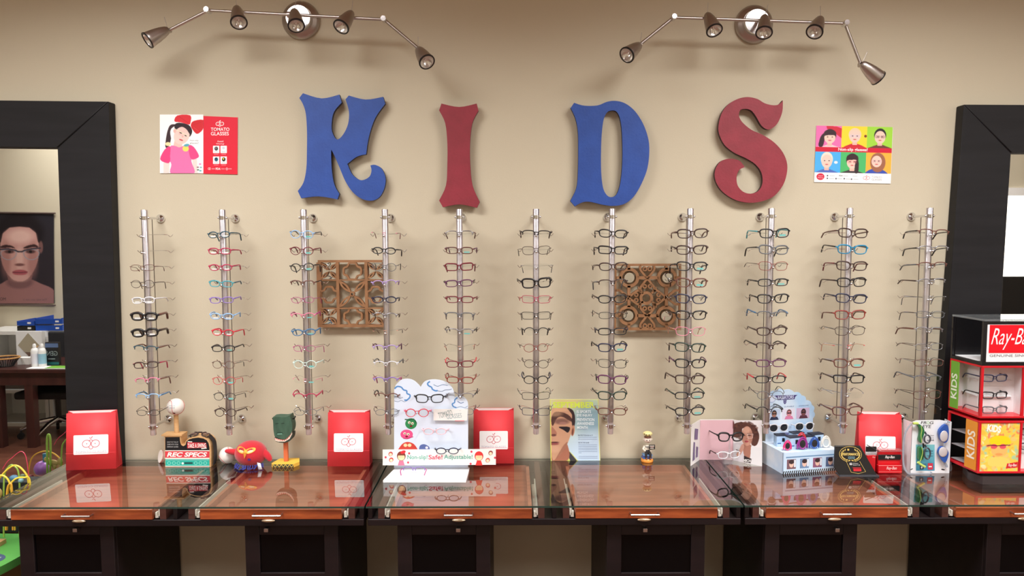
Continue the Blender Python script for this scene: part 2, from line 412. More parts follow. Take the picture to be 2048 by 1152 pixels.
letter('K', 'blue', BLUE, [smooth(Kp, 4, corners=(0,2,3,11,12,14,15,19,21,27,39,43,44,46,47,54))], (500, 0), .382, 'blue wooden letter K with a curled leg on the wall')
Ip = [(1002,542),(1095,560),(1187,542),(1196,580),(1164,645),(1152,750),(1153,860),(1165,970),(1203,1058),(1188,1088),(1098,1070),(1010,1085),(990,1050),(1026,970),(1033,860),(1033,750),(1022,645),(990,578)]
letter('I', 'red', RED, [smooth(Ip, 4, corners=(0,2,3,8,9,11,12,17))], (500, 0), .382, 'dark red wooden letter I with flared ends')
Dp = [(388,538),(440,553),(510,552),(560,533),(605,528),(655,541),(705,580),(748,645),(775,720),(782,790),(772,880),(742,960),(700,1030),(650,1068),(590,1078),(530,1070),(470,1056),(430,1060),(392,1080),(368,1052),(400,985),(408,900),(410,790),(408,690),(395,620),(370,565)]
Dh = [(590,578),(562,587),(543,625),(533,700),(529,800),(530,900),(539,980),(558,1020),(582,1032),(610,1018),(630,960),(640,860),(641,760),(636,665),(625,610),(610,585)]
letter('D', 'blue', BLUE, [smooth(Dp, 4, corners=(0,18,19,25)), smooth(Dh, 4)], (1000, 0), .382, 'blue wooden letter D with a tall narrow opening')
Sp = [(434,525),(431,585),(408,642),(378,671),(350,677),(320,655),(295,612),(270,580),(240,570),(212,576),(204,605),(222,640),(270,680),(330,707),(390,747),(435,800),(457,862),(450,930),(425,985),(380,1032),(310,1057),(240,1060),(170,1040),(110,995),(80,940),(80,890),(105,848),(150,831),(200,838),(220,855),(234,875),(205,890),(192,925),(197,970),(225,1003),(265,1014),(305,1000),(327,960),(322,905),(290,860),(240,828),(180,800),(130,760),(100,700),(98,650),(115,590),(150,545),(200,517),(250,508),(300,518),(340,541),(385,551),(415,545)]
letter('S', 'red', RED, [smooth(Sp, 4, corners=(0,30))], (1400, 0), .382, 'dark red wooden letter S with rounded ends')

# ------------------------------------------------------------------ spot light bars
BULB = mat('bulb_reflector', (235, 232, 228), .15, .6)
def spot(t, rear, rim, Yr, Yf, jx):
    a, b = at(*rear, Yr), at(*rim, Yf); ax = (b-a).normalized(); L_ = .074
    h = MB(); h.lathe([(.004, -.012), (.010, -.009), (.0145, -.001), (.0195, L_*.22), (.0238, L_*.52), (.0268, L_*.85), (.0285, L_), (.0275, L_+.002), (.0245, L_), (.021, L_*.75), (.0, L_*.6)], a, ax, 28, caps=False)
    o = h.build('lamp_head', NICK, t)
    MB().lathe([(.0255, L_-.001), (.0292, L_-.001), (.0292, L_+.003), (.0245, L_+.003)], a, ax, 28, caps=False).build('rim_ring', BLK, o)
    r = MB().lathe([(.0243, L_), (.0235, L_-.002), (.018, L_-.010), (.010, L_-.018), (.004, L_-.022), (.0, L_-.022)], a, ax, 24, caps=False)
    r.ell(a+ax*(L_-.012), (.004, .004, .006)); r.build('bulb', BULB, o)
    m = MB().tube([jx, a-ax*.005], .004).lathe([(.008, -.009), (.008, .009)], jx, (1, 0, 0), 14)
    m.tube([a-ax*.008, a+Vector((.006*(1 if rear[0] % 2 else -1)+.004, -.005, .045))], .0011, 6).build('swivel', NICK, o)
def spot_bar(label, j1, e1, j2, e2, can, disc, heads):
    Yb = -.135
    C = at(*can, -.02); t = thing('spotlight_bar', label, 'spotlight bar', (C.x, 0, C.z), group='spotlight bars above the letters')
    MB().lathe([(.068, .0), (.070, -.006), (.069, -.012), (.060, -.022), (.050, -.026), (.047, -.030)], (C.x, 0, C.z), (0, 1, 0), 40).build('canopy', NICK, t)
    MB().lathe([(.046, -.029), (.046, -.044), (.044, -.047), (.0, -.047)], (C.x, 0, C.z), (0, 1, 0), 40, caps=False).build('canopy_plate', CHROME, t)
    J1, J2 = at(*j1, Yb), at(*j2, Yb); E1, E2 = at(*e1, Yb), at(*e2, Yb); f = (C.x-J1.x)/(J2.x-J1.x); M_ = J1.lerp(J2, f)
    MB().tube([(C.x, -.045, C.z), (M_.x, Yb, M_.z)], .007).lathe([(.011, -.012), (.011, .012)], M_, (1, 0, 0), 14).build('stem', NICK, t)
    for a, b in ((J1, J2), (J1, E1), (J2, E2)): MB().tube([a, b], .0055, 12).build('arm', NICK, t)
    for p in (J1, J2): MB().lathe([(.0, -.018), (.009, -.018), (.010, -.012), (.010, .012), (.009, .016), (0, .016)], p, (0, 1, 0), 18, caps=False).build('joint', CHROME, t)
    for rear, rim, dY, on in heads:
        jx = at(rear[0], rear[1]-1, Yb) if on is None else {1: E1, 2: E2}[on]
        spot(t, rear, rim, Yb-.012, Yb-.012-dY, jx)
spot_bar('brushed nickel bar with five spotlights above the letters K and I', (416, 21), (337, 61), (768, 39), (838, 98), (600, 39), (592, 30),
         [((332, 61), (302, 77), .030, 1), ((474, 18), (478, 46), .045, None), ((589, 24), (593, 55), .05, None), ((701, 28), (682, 54), .045, None), ((838, 100), (854, 124), .045, 2)])
spot_bar('brushed nickel bar with five spotlights above the letters D and S', (1347, 35), (1279, 90), (1690, 47), (1722, 130), (1510, 47), (1513, 38),
         [((1277, 92), (1255, 109), .04, 1), ((1416, 32), (1428, 59), .04, None), ((1529, 36), (1528, 68), .045, None), ((1640, 39), (1628, 66), .045, None), ((1727, 130), (1753, 153), -.012, 2)])

# ------------------------------------------------------------------ carved wooden wall plaques
def plaque1():
    sc = .1432; mp = lambda x, y: at(620+x*sc, 505+y*sc, -.03); off = (0, .014, 0)
    c = mp(590, 1045); t = thing('carved_wall_panel', 'square carved wood panel of leaves and quatrefoils with mirrors, between third and fourth rods', 'wall decoration', (c.x, 0, c.z))
    m = MB(); R = lambda a, b, c_, d, k=0: m.box((mp(a, d).x, -.03-k, mp(a, d).z), (mp(c_, b).x, -.016, mp(c_, b).z))
    R(108, 105, 1070, 140, .0004); R(108, 1005, 1070, 1045, .0004); R(108, 140, 150, 1005); R(1030, 140, 1070, 1005)
    R(378, 140, 400, 1005, .001); R(775, 140, 800, 1005, .001); R(150, 375, 1030, 395, .0015); R(150, 770, 1030, 790, .0015)
    def quat(cx, cy, r):
        p = []
        for k in range(48):
            a = 2*pi*k/48; q = r*(1+.10*cos(4*a)) * (1 - .06*cos(8*a)); p.append((cx+q*cos(a+0), cy+q*.95*sin(a)))
        ribbon(m, p, 26, mp, off, True)
    for cx, cy, r in ((590, 262, 118), (600, 895, 118), (265, 590, 112), (915, 590, 112)): quat(cx, cy, r)
    def leaf(x0, y0, x1, y1, w, slit=.38):
        o, i = [], []; dx, dy = x1-x0, y1-y0; L_ = math.hypot(dx, dy); ux, uy = dx/L_, dy/L_
        for s_ in (1, -1):
            rng = range(0, 9) if s_ == 1 else range(8, 0, -1)
            for k in rng:
                f = k/8; h = sin(pi*f)**.8*w*s_ if 0 < f < 1 else 0; o.append((x0+dx*f-uy*h, y0+dy*f+ux*h))
                g = .25+.5*f; h2 = sin(pi*f)*w*slit*s_ if 0 < f < 1 else 0; i.append((x0+dx*g-uy*h2, y0+dy*g+ux*h2))
        m.slab([[mp(*q) for q in o[:-1] if True], [mp(*q) for q in i[:-1]]], off)
    for sx, sy in ((1, 1), (1, -1), (-1, 1), (-1, -1)): leaf(590+18*sx, 580+18*sy, 590+190*sx, 580+190*sy, 36)
    m.lathe([(.005, -.001), (.0095, -.001), (.0095, .012), (.005, .012)], mp(590, 580)+Vector((0, 0, 0)), (0, 1, 0), 16, caps=False)
    cells = [(265, 258), (915, 258), (265, 895), (915, 895)]
    for cx, cy in cells:
        for sx, sy in ((1, 1), (1, -1), (-1, 1), (-1, -1)): leaf(cx+8*sx, cy+8*sy, cx+112*sx, cy+112*sy, 24)
    m.build('fretwork', WOODP, t)
    for cx, cy in cells:
        a, b = mp(cx-118, cy+118), mp(cx+118, cy-118); MB().box((a.x, -.016, a.z), (b.x, -.012, b.z), rot=Matrix.Rotation(radians(1.5*(1 if cx < 500 else -1)), 3, 'Z')).build('mirror_inset', MIRROR, t)
plaque1()
def plaque2():
    sc = .1389; mp = lambda x, y: at(1210+x*sc, 515+y*sc, -.03); off = (0, .014, 0)
    c = mp(615, 1050); t = thing('carved_wall_panel', 'square carved wood panel of scrolls with four round mirrors, between seventh and eighth rods', 'wall decoration', (c.x, 0, c.z))
    m = MB(); R = lambda a, b, c_, d: m.box((mp(a, d).x, -.03, mp(a, d).z), (mp(c_, b).x, -.016, mp(c_, b).z))
    R(130, 90, 1100, 125); R(130, 1010, 1100, 1050); R(130, 125, 168, 1010); R(1060, 125, 1100, 1010)
    W = 34; cx, cy = 610, 575
    rs = [(350, 290), (895, 290), (335, 835), (880, 840)]
    def circ(x, y, r, n=26): return [(x+r*cos(2*pi*k/n), y+r*sin(2*pi*k/n)) for k in range(n)]
    for x, y in rs: ribbon(m, circ(x, y, 122), 44, mp, off, True)
    L_ = lambda pts, w=W: ribbon(m, pts, w, mp, off)
    for x in (345, 885): L_([(x, 405), (x, 715)], 44); L_([(x, 110), (x, 175)], 40); L_([(x, 950), (x, 1025)], 40)
    for y in (292, 838): L_([(465, y), (775, y)], 44); L_([(150, y), (235, y)], 40); L_([(1005, y), (1080, y)], 40)
    def ogee(x, y, dx, dy, s_=1.):   # pointed arch opening towards (dx,dy)
        q = [(-95, 0), (-100, 60), (-60, 120), (0, 185), (60, 120), (100, 60), (95, 0)]
        pts = []
        for a, b in q: pts.append((x+(a*(-dy if dy else 0)+(a if dy else 0)*0)+(a if dx == 0 else 0)*1.0 + b*dx - (a*0), y+(a if dy == 0 else 0)+b*dy))
        pts = [(x+(a if dx == 0 else 0)+b*dx*s_, y+(a if dy == 0 else 0)+b*dy*s_) for a, b in q]
        L_([p for p in smooth(pts, 4, closed=False)], 30)
    ogee(cx, 420+80, 0, -1); ogee(cx, 660, 0, 1); ogee(cx-75, cy, -1, 0); ogee(cx+75, cy, 1, 0)
    ogee(cx, 110, 0, 1); ogee(cx, 1030, 0, -1); ogee(150, cy, 1, 0); ogee(1080, cy, -1, 0)
    ribbon(m, circ(cx-15, cy+10, 78), 40, mp, off, True)
    for sx, sy in ((1, 1), (1, -1), (-1, 1), (-1, -1)):
        L_(smooth([(cx+60*sx, cy+60*sy), (cx+110*sx, cy+95*sy), (cx+120*sx, cy+150*sy)], 4, False), 26)
        for bx, by in ((cx, 175), (cx, 470)): pass
        ribbon(m, circ(cx+38*sx, cy+(160*sy), 24, 14), 18, mp, off, True)
        ribbon(m, circ(cx+160*sx, cy+38*sy, 24, 14), 18, mp, off, True)
    for sx in (1, -1):
        ribbon(m, circ(cx+36*sx, 165, 26, 14), 18, mp, off, True); ribbon(m, circ(cx+36*sx, 985, 26, 14), 18, mp, off, True)
    m.build('fretwork', WOODP, t)
    for k, (x, y) in enumerate(rs):
        p = mp(x, y); MB().lathe([(.0, -.0035), (.019, -.003), (.0205, 0), (.0205, .01)], p, (.05*(k % 2)-.03, 1, .05), 28, caps=False).build('round_mirror', MIRROR, t)
plaque2()

# ------------------------------------------------------------------ posters on the wall
def logo(cv, cx, cy, s, col, l=3, w=.06):
    cv.ring(cx-.42*s, cy, .40*s, .36*s, w*s, col, l, rot=-20); cv.ring(cx+.42*s, cy, .40*s, .36*s, w*s, col, l, rot=-20)
    cv.ring(cx, cy+.18*s, .22*s, .36*s, w*s, col, l, 20, 160); cv.ring(cx, cy-.16*s, .2*s, .22*s, w*s, col, l, 200, 340)
    cv.line([(cx-.14*s, cy-.62*s), (cx-.02*s, cy-.50*s), (cx+.16*s, cy-.72*s)], w*1.3*s, col, l)
    cv.ell(cx-.40*s, cy, .05*s, .05*s, col, l); cv.ell(cx+.40*s, cy, .05*s, .05*s, col, l)
def card(t, quad, Y, thick=.0015, name='card', m=None, mp=None):
    mp = mp or plane(Y); return MB().slab([[mp(*q) for q in quad]], (0, thick, 0)).build(name, m or PAPER, t)
def poster1():
    Y = -.003; o = (310, 220); sc = 180/1481
    c = at(398, 348, Y); t = thing('wall_poster', 'red and white poster of a girl with a big red bow, left of letter K', 'poster', (c.x, 0, c.z))
    card(t, [(319.5, 229.5), (476, 235), (475, 349), (320, 345)], Y+.001, .0012)
    P = Painter(80, 75, 795, 1040, 190, (252, 252, 252))
    sk = (246, 208, 200)
    P.poly(smooth([(330, 235), (250, 250), (205, 350), (180, 480), (172, 610), (225, 600), (262, 480), (250, 370), (275, 300), (330, 262)], 4), (62, 44, 50))
    P.ell(215, 560, 46, 32, (246, 226, 170), .3)
    P.poly([(330, 470), (450, 540), (445, 600), (380, 640), (300, 600)], (240, 196, 186))
    P.poly([(140, 860), (240, 860), (235, 1040), (140, 1040)], (248, 218, 212)); P.poly([(610, 800), (690, 800), (705, 1040), (630, 1040)], (248, 218, 212))
    P.poly(smooth([(255, 600), (330, 592), (400, 615), (470, 590), (560, 585), (600, 700), (600, 850), (640, 1050), (270, 1050), (270, 900), (235, 800)], 4), (246, 118, 176))
    P.poly(smooth([(250, 600), (160, 650), (85, 800), (150, 860), (240, 865), (250, 740)], 4), (232, 70, 130)); P.poly(smooth([(560, 580), (640, 610), (720, 740), (700, 790), (600, 812), (560, 700)], 4), (236, 76, 138))
    P.poly(smooth([(325, 300), (350, 220), (450, 215), (560, 250), (610, 330), (600, 400), (565, 440), (540, 380), (430, 300), (350, 330)], 4), (48, 36, 42))
    P.ell(440, 420, 125, 150, sk, .08, rot=28); P.ell(470, 330, 90, 50, (236, 190, 182), .8, .4)
    P.poly(smooth([(320, 290), (340, 225), (430, 215), (540, 250), (600, 310), (605, 380), (575, 400), (520, 320), (440, 275), (360, 300)], 4), (46, 34, 40))
    P.ell(325, 345, 22, 34, (236, 184, 174), .3)
    P.ell(425, 377, 22, 9, (70, 40, 40), .5, rot=20); P.ell(505, 422, 20, 9, (70, 40, 40), .5, rot=20)
    P.line([(330, 310), (400, 350), (480, 395), (540, 430)], 8, (250, 240, 200)); P.line([(400, 350), (400, 400), (460, 420), (480, 395)], 6, (235, 150, 150), .7)
    P.ell(430, 493, 34, 12, (206, 90, 96), .4, rot=20); P.ell(455, 440, 14, 10, (230, 170, 160), .6)
    P.poly(smooth([(370, 90), (580, 88), (585, 200), (560, 240), (430, 205), (322, 185)], 3), (216, 46, 58)); P.poly(smooth([(590, 240), (640, 180), (800, 165), (795, 300), (740, 370), (680, 390), (610, 310)], 3), (208, 42, 52))
    P.line([(400, 110), (550, 215)], 10, (180, 30, 44), .5); P.line([(620, 250), (760, 200)], 8, (180, 30, 44), .5); P.line([(640, 290), (720, 350)], 8, (236, 90, 96), .5)
    P.ell(505, 635, 52, 48, (248, 222, 110), .2); P.ell(520, 580, 46, 22, (90, 170, 190), .3, rot=-10)
    for x, y, c_ in ((742, 890, (240, 130, 190)), (705, 942, (150, 110, 120)), (755, 945, (120, 190, 190)), (708, 985, (90, 130, 110)), (748, 1000, (90, 180, 180))): P.ell(x, y, 20, 12, c_, .4)
    cv = Canvas(plane(Y), org=o, sc=sc); cv.raster(P, 1)
    cv.poly([(797, 98), (1362, 122), (1358, 1060), (797, 1048)], (222, 36, 60), 1)
    logo(cv, 1068, 228, 78, (255, 235, 235), 2, .12)
    cv.text('TOMATO', 920, 290, 1225, 345, (255, 245, 245), 2, .01); cv.text('GLASSES', 920, 360, 1215, 418, (255, 245, 245), 2, .01)
    cv.text('Award', 1025, 500, 1125, 530, (255, 220, 225), 2, .01); cv.text('Winning!', 1005, 545, 1138, 572, (255, 220, 225), 2, .01)
    for x, y, c1, c2 in ((955, 588, (70, 74, 80), (120, 120, 120)), (1078, 588, (120, 140, 170), (180, 190, 220)), (955, 765, (40, 100, 120), (20, 60, 70)), (1078, 765, (40, 40, 30), (220, 200, 60))):
        cv.rrect(x, y, x+105, y+122, 8, (248, 244, 246), 2)
        if y < 700 and x > 1000: cv.ring(x+50, y+38, 13, 13, 6, c1, 3)
        else: cv.ell(x+54, y+48, 30, 34, c1, 3); cv.ell(x+50, y+38, 12, 16, c2, 4)
        cv.rect(x+20, y+96, x+84, y+104, (190, 200, 210), 3); cv.rect(x+15, y+136, x+90, y+144, (240, 150, 160), 2)
    cv.text('CE', 872, 948, 915, 985, (255, 235, 235), 2, .02); cv.text('FDA', 1000, 950, 1078, 985, (255, 235, 235), 2, .03); cv.rect(930, 960, 988, 976, (240, 140, 150), 2); cv.rect(1090, 962, 1150, 976, (240, 140, 150), 2); cv.ring(1183, 970, 14, 16, 7, (255, 220, 225), 2); cv.rect(1205, 960, 1262, 976, (240, 140, 150), 2)
    cv.text('Non-slip', 575, 490, 715, 520, (120, 120, 130), 2); cv.text('glasses!', 575, 530, 715, 565, (120, 120, 130), 2)
    cv.build('print', t)
poster1()
def poster2():
    Y = -.003; o = (1620, 240); sc = 180/1481
    c = at(1706, 365, Y); t = thing('wall_poster', 'colourful poster with six children in glasses, right of letter S', 'poster', (c.x, 0, c.z))
    # the sheet hangs slightly turned: sheared rectangle
    u0, v0, ux, uy, vx, vy = 105, 92, 1260, 26, -38, 930
    def bil(x, y): x = (x-105)/1260; y = (y-92)/930; return at(o[0]+sc*(u0+ux*x+vx*y), o[1]+sc*(v0+uy*x+vy*y), Y)
    MB().slab([[bil(105, 92), bil(1365, 92), bil(1365, 1022), bil(105, 1022)]], (0, .0012, 0)).build('card', PAPER, t)
    P = Painter(105, 92, 1365, 1022, 230, (250, 250, 250))
    for i, c_ in enumerate(((240, 116, 180), (254, 216, 60), (160, 216, 70))): P.rect(105+420*i, 92, 525+420*i, 440, c_)
    for i, c_ in enumerate(((80, 176, 240), (80, 186, 110), (252, 180, 70))): P.rect(105+420*i, 520, 525+420*i, 858, c_)
    sk = (244, 204, 190)
    def person(cx, cy, rx, ry, hair, shirt, sty, gl, yb):
        P.poly(smooth([(cx-190, yb), (cx-120, cy+ry+55), (cx, cy+ry+20), (cx+120, cy+ry+55), (cx+190, yb)], 3, False), shirt)
        P.rect(cx-38, cy+ry*.6, cx+38, cy+ry+45, (232, 186, 172))
        if sty == 'long': P.ell(cx+20, cy+30, rx*1.5, ry*1.6, hair, .1)
        if sty == 'pony': P.poly(smooth([(cx-rx, cy-60), (cx-rx-60, cy), (cx-rx-90, cy+150), (cx-rx-20, cy+160), (cx-rx+10, cy)], 3), hair)
        P.ell(cx, cy-ry*.18, rx*1.12, ry*1.02, hair, .06); P.ell(cx, cy+ry*.12, rx, ry*.95, sk, .06)
        if sty in ('bangs', 'pony'): P.poly(smooth([(cx-rx*1.1, cy), (cx-rx, cy-ry*.8), (cx, cy-ry*1.15), (cx+rx, cy-ry*.8), (cx+rx*1.1, cy), (cx+rx*.7, cy-ry*.25), (cx-rx*.7, cy-ry*.2)], 3), hair)
        if sty == 'bangs': P.poly(smooth([(cx+rx*.6, cy), (cx+rx*1.2, cy), (cx+rx*1.2, cy+ry*1.5), (cx+rx*.6, cy+ry*1.7)], 3), hair)
        for s_ in (-1, 1):
            P.ell(cx+s_*rx*.42, cy+5, 12, 8, (80, 60, 60), .5); P.line([(cx+s_*rx*.15, cy-8), (cx+s_*rx*.75, cy-10), (cx+s_*rx*.75, cy+22), (cx+s_*rx*.2, cy+22), (cx+s_*rx*.15, cy-8)], 7, gl, .8)
        P.ell(cx, cy+ry*.58, rx*.3, 9, (206, 100, 104), .5)
    P.poly([(270, 92), (440, 100), (525, 130), (525, 290), (400, 200), (280, 140)], (206, 50, 70))
    person(335, 270, 92, 105, (60, 42, 50), (248, 200, 205), 'pony', (240, 210, 190), 440)
    person(745, 245, 92, 105, (246, 206, 180), (206, 46, 60), 'bald', (180, 190, 230), 440); P.ell(920, 250, 22, 22, (120, 60, 40), .3)
    person(1160, 250, 88, 110, (44, 40, 46), (110, 60, 60), 'short', (90, 50, 70), 440)
    person(300, 660, 88, 115, (238, 226, 210), (86, 110, 190), 'short', (225, 210, 205), 858); P.ell(450, 690, 30, 22, (240, 240, 240), .3)
    person(718, 670, 88, 110, (60, 42, 48), (70, 60, 66), 'bangs', (220, 90, 100), 858)
    person(1120, 650, 84, 100, (160, 104, 80), (60, 84, 180), 'long', (200, 150, 160), 858)
    P.rect(105, 440, 1365, 520, (208, 34, 62))
    cv = Canvas(bil); cv.raster(P, 1)
    cv.text('Non-slip glasses!', 480, 448, 962, 512, (255, 240, 244), 2, .02)
    cv.ell(205, 930, 66, 56, (214, 44, 74), 2); cv.text('Award', 172, 905, 240, 925, (255, 225, 230), 3); cv.text('Winning', 160, 938, 250, 960, (255, 225, 230), 3)
    for x, y in ((355, 905), (575, 905), (730, 905), (345, 955), (480, 955), (620, 955), (745, 955)): cv.rect(x, y, x+85, y+10, (200, 202, 208), 2)
    for x, y in ((320, 950), (598, 950), (718, 955), (320, 905), (462, 952)): cv.ell(x, y+6, 12, 13, (90, 90, 100), 2)
    cv.text('FDA', 510, 895, 570, 918, (50, 50, 60), 2, .02)
    logo(cv, 962, 936, 66, (220, 70, 90), 2, .08)
    cv.text('TOMATO', 1050, 905, 1215, 935, (150, 152, 160), 2); cv.text('GLASSES', 1050, 945, 1215, 975, (150, 152, 160), 2)
    cv.build('print', t)
poster2()

# ------------------------------------------------------------------ eyeglasses
COLS = {'black': (26, 25, 28), 'dark brown': (62, 42, 38), 'brown': (104, 62, 52), 'burgundy': (112, 24, 44), 'red': (206, 40, 62), 'crimson': (178, 38, 82), 'teal': (66, 164, 178),
        'dark teal': (34, 76, 92), 'purple': (138, 112, 188), 'light blue': (146, 190, 236), 'blue': (56, 112, 158), 'magenta': (176, 62, 128), 'pink': (226, 132, 160), 'mint': (206, 230, 222),
        'clear': (222, 222, 228), 'silver': (160, 160, 166), 'lavender': (176, 152, 208), 'peach': (216, 160, 134), 'grey': (96, 100, 106), 'tortoiseshell': (92, 50, 44), 'bright blue': (24, 130, 172),
        'reddish brown': (136, 54, 46), 'dark green': (38, 58, 50), 'navy': (34, 38, 66), 'light pink': (246, 196, 206), 'plum': (94, 42, 84)}
def fmat(c):
    met = c == 'silver'
    return mat('frame_'+c.replace(' ', '_'), COLS[c], .28, .8 if met else 0)
# shape: half width, half height, exponent, bridge, frame radius
SH = {'oval': (.0200, .0125, 2.1, .013, .0015), 'round': (.0200, .0160, 2.0, .014, .0012), 'kidrect': (.0205, .0125, 2.8, .013, .0015), 'soft': (.0232, .0158, 2.9, .015, .0016),
      'narrow': (.0232, .0128, 3.0, .014, .0014), 'rect': (.0236, .0142, 4.2, .015, .0017), 'way': (.0236, .0178, 3.3, .016, .0022), 'wrap': (.0225, .0150, 2.8, .012, .0030), 'cat': (.0228, .0145, 2.5, .015, .0016),
      'big': (.0245, .0188, 2.7, .017, .0026), 'aviator': (.0250, .0215, 2.4, .014, .0019)}
_gm = {}
def lens_pt(sh, a, cx, s_):
    w, h, n, br, r = SH[sh]; c, d = cos(a), sin(a)
    x = w*math.copysign(abs(c)**(2/n), c); z = h*math.copysign(abs(d)**(2/n), d)
    if sh in ('cat', 'way', 'soft', 'rect', 'big'): z += .06*x*(1 if d > 0 else .5); x *= 1 + (.05 if d > 0 else -.03)
    if sh == 'aviator': x = x*(1+.12*(d < 0)*1) if False else x*(1 - .12*(-d if d < 0 else 0)); z -= .0
    X = s_*(cx + x); return Vector((X, .9*X*X + .0, z))
def glasses_meshes(sh, rim, tl=.125, drop=.024):
    k = (sh, rim, tl, drop)
    if k in _gm: return _gm[k]
    w, h, n, br, r = SH[sh]; cx = w + br/2
    r *= 1.22; rr = r if rim != 'wire' else .0011
    f = MB(); lm = []
    for s_ in (-1, 1):
        N = 30; P = [lens_pt(sh, 2*pi*i/N, cx, s_) for i in range(N)]
        if rim in ('full', 'wire'): f.tube(P, [rr*(1.35 if (i < N/2) else 1.0) if rim == 'full' else rr for i in range(N)], 6, True, up=(0, 1, 0))
        elif rim == 'semi': f.tube([lens_pt(sh, pi*i/15, cx, s_) for i in range(-1, 17)], rr*1.15, 6, up=(0, 1, 0))
        e0 = Vector((s_*(cx+w*.98), .9*(cx+w)**2, h*.42)); e1 = Vector((s_*(cx+w+.0055), .9*(cx+w)**2+.007, h*.48))
        er = .0012 if rim in ('wire', 'rimless') else rr*1.4
        f.tube([e0, (e0+e1)/2+Vector((s_*.002, -.001, 0)), e1], [er, er*1.1, er], 6)
        q = MB(); cen = Vector((s_*cx, .9*cx*cx, 0))
        q.add([cen]+P, [(0, 1+i, 1+(i+1) % N) for i in range(N)], 0, False); lm.append(q)
    zb = h*.35
    br_r = rr if rim != 'rimless' else .0009
    f.tube([lens_pt(sh, radians(155), cx, 1)*.99, (br*.22, -.001, zb+.002), (-br*.22, -.001, zb+.002), lens_pt(sh, radians(155), cx, -1)*.99], br_r*1.2, 6)
    for s_ in (-1, 1): f.ell((s_*(br*.33), .005, -h*.25), (.0012, .002, .0045), seg=6, rings=4)
    tm = []
    for s_ in (-1, 1):
        x0 = cx+w+.0055; y0 = .9*(cx+w)**2+.007; z0 = h*.48; q = MB()
        th = .0012 if rim in ('wire', 'rimless') else (.0027 if sh not in ('wrap',) else .005)
        pts = [(s_*x0, y0, z0), (s_*(x0+.004), y0+tl*.25, z0), (s_*(x0+.005), y0+tl*.5, z0-.0005), (s_*(x0+.003), y0+tl*.73, z0-.002), (s_*(x0+.001), y0+tl*.86, z0-.008), (s_*(x0-.002), y0+tl, z0-drop-.006)]
        rad = [th*1.1, th, th*.9, th*.9, max(th, .0016), max(th*.9, .0016)]
        q.tube(smooth(pts, 3, False), [rad[min(5, int(i/3))] for i in range(16)], 6, flat=1.0, up=(0, 0, 1)); tm.append(q)
    res = (f.mesh('frame_front', fmat('black')), [q.mesh('lens', LENS) for q in lm], [q.mesh('temple', fmat('black')) for q in tm], cx, w, h)
    for me in [res[0]]+res[1]+res[2]:
        me.shade_smooth() if hasattr(me, 'shade_smooth') else None
    _gm[k] = res; return res
def link_part(name, me, m, parent, loc=(0, 0, 0)):
    o = bpy.data.objects.new(name, me); COL.objects.link(o); o.parent = parent; o.location = loc
    if m is not None: o.material_slots[0].link = 'OBJECT'; o.material_slots[0].material = m
    return o
STK = mat('demo_sticker', (242, 240, 240), .5); STKT = mat('teal_demo_print', (120, 200, 196), .4)
DARKL = mat('dark_sun_lens', (40, 42, 46), .08, spec=.8)
def eyeglasses(label, sh, rim, c, P, scale=1., yaw=0., pitch=0., tcol=None, sticker=None, tl=.125, drop=.024, group=None, lens=None, cat='eyeglasses', name='eyeglasses', roll=0.):
    fr, ls, tm, cx, w, h = glasses_meshes(sh, rim, tl, drop)
    t = bpy.data.objects.new(name, None); COL.objects.link(t); t.location = P; t.scale = (scale,)*3; t.rotation_euler = (pitch, roll, yaw); t.empty_display_size = .02
    tag(t, label, cat, group)
    link_part('frame_front', fr, fmat(c), t)
    for i, s_ in enumerate((-1, 1)):
        l = link_part('lens', ls[i], lens, t)
        if sticker:
            kk = ('stk', sh, s_)
            if kk not in _gm:
                q = MB(); x = s_*cx; y = .9*cx*cx+.0006; q.add([(x-w*.5, y, -h*.72), (x+w*.5, y, -h*.72), (x+w*.5, y, -h*.30), (x-w*.5, y, -h*.30)], [(0, 1, 2, 3)]); _gm[kk] = q.mesh('sticker', STK)
            if not (sticker == 't' and s_ < 0): link_part('lens_sticker', _gm[kk], STK if sticker == 'w' else STKT, l)
        link_part('temple', tm[i], fmat(tcol or c), t)
    return t
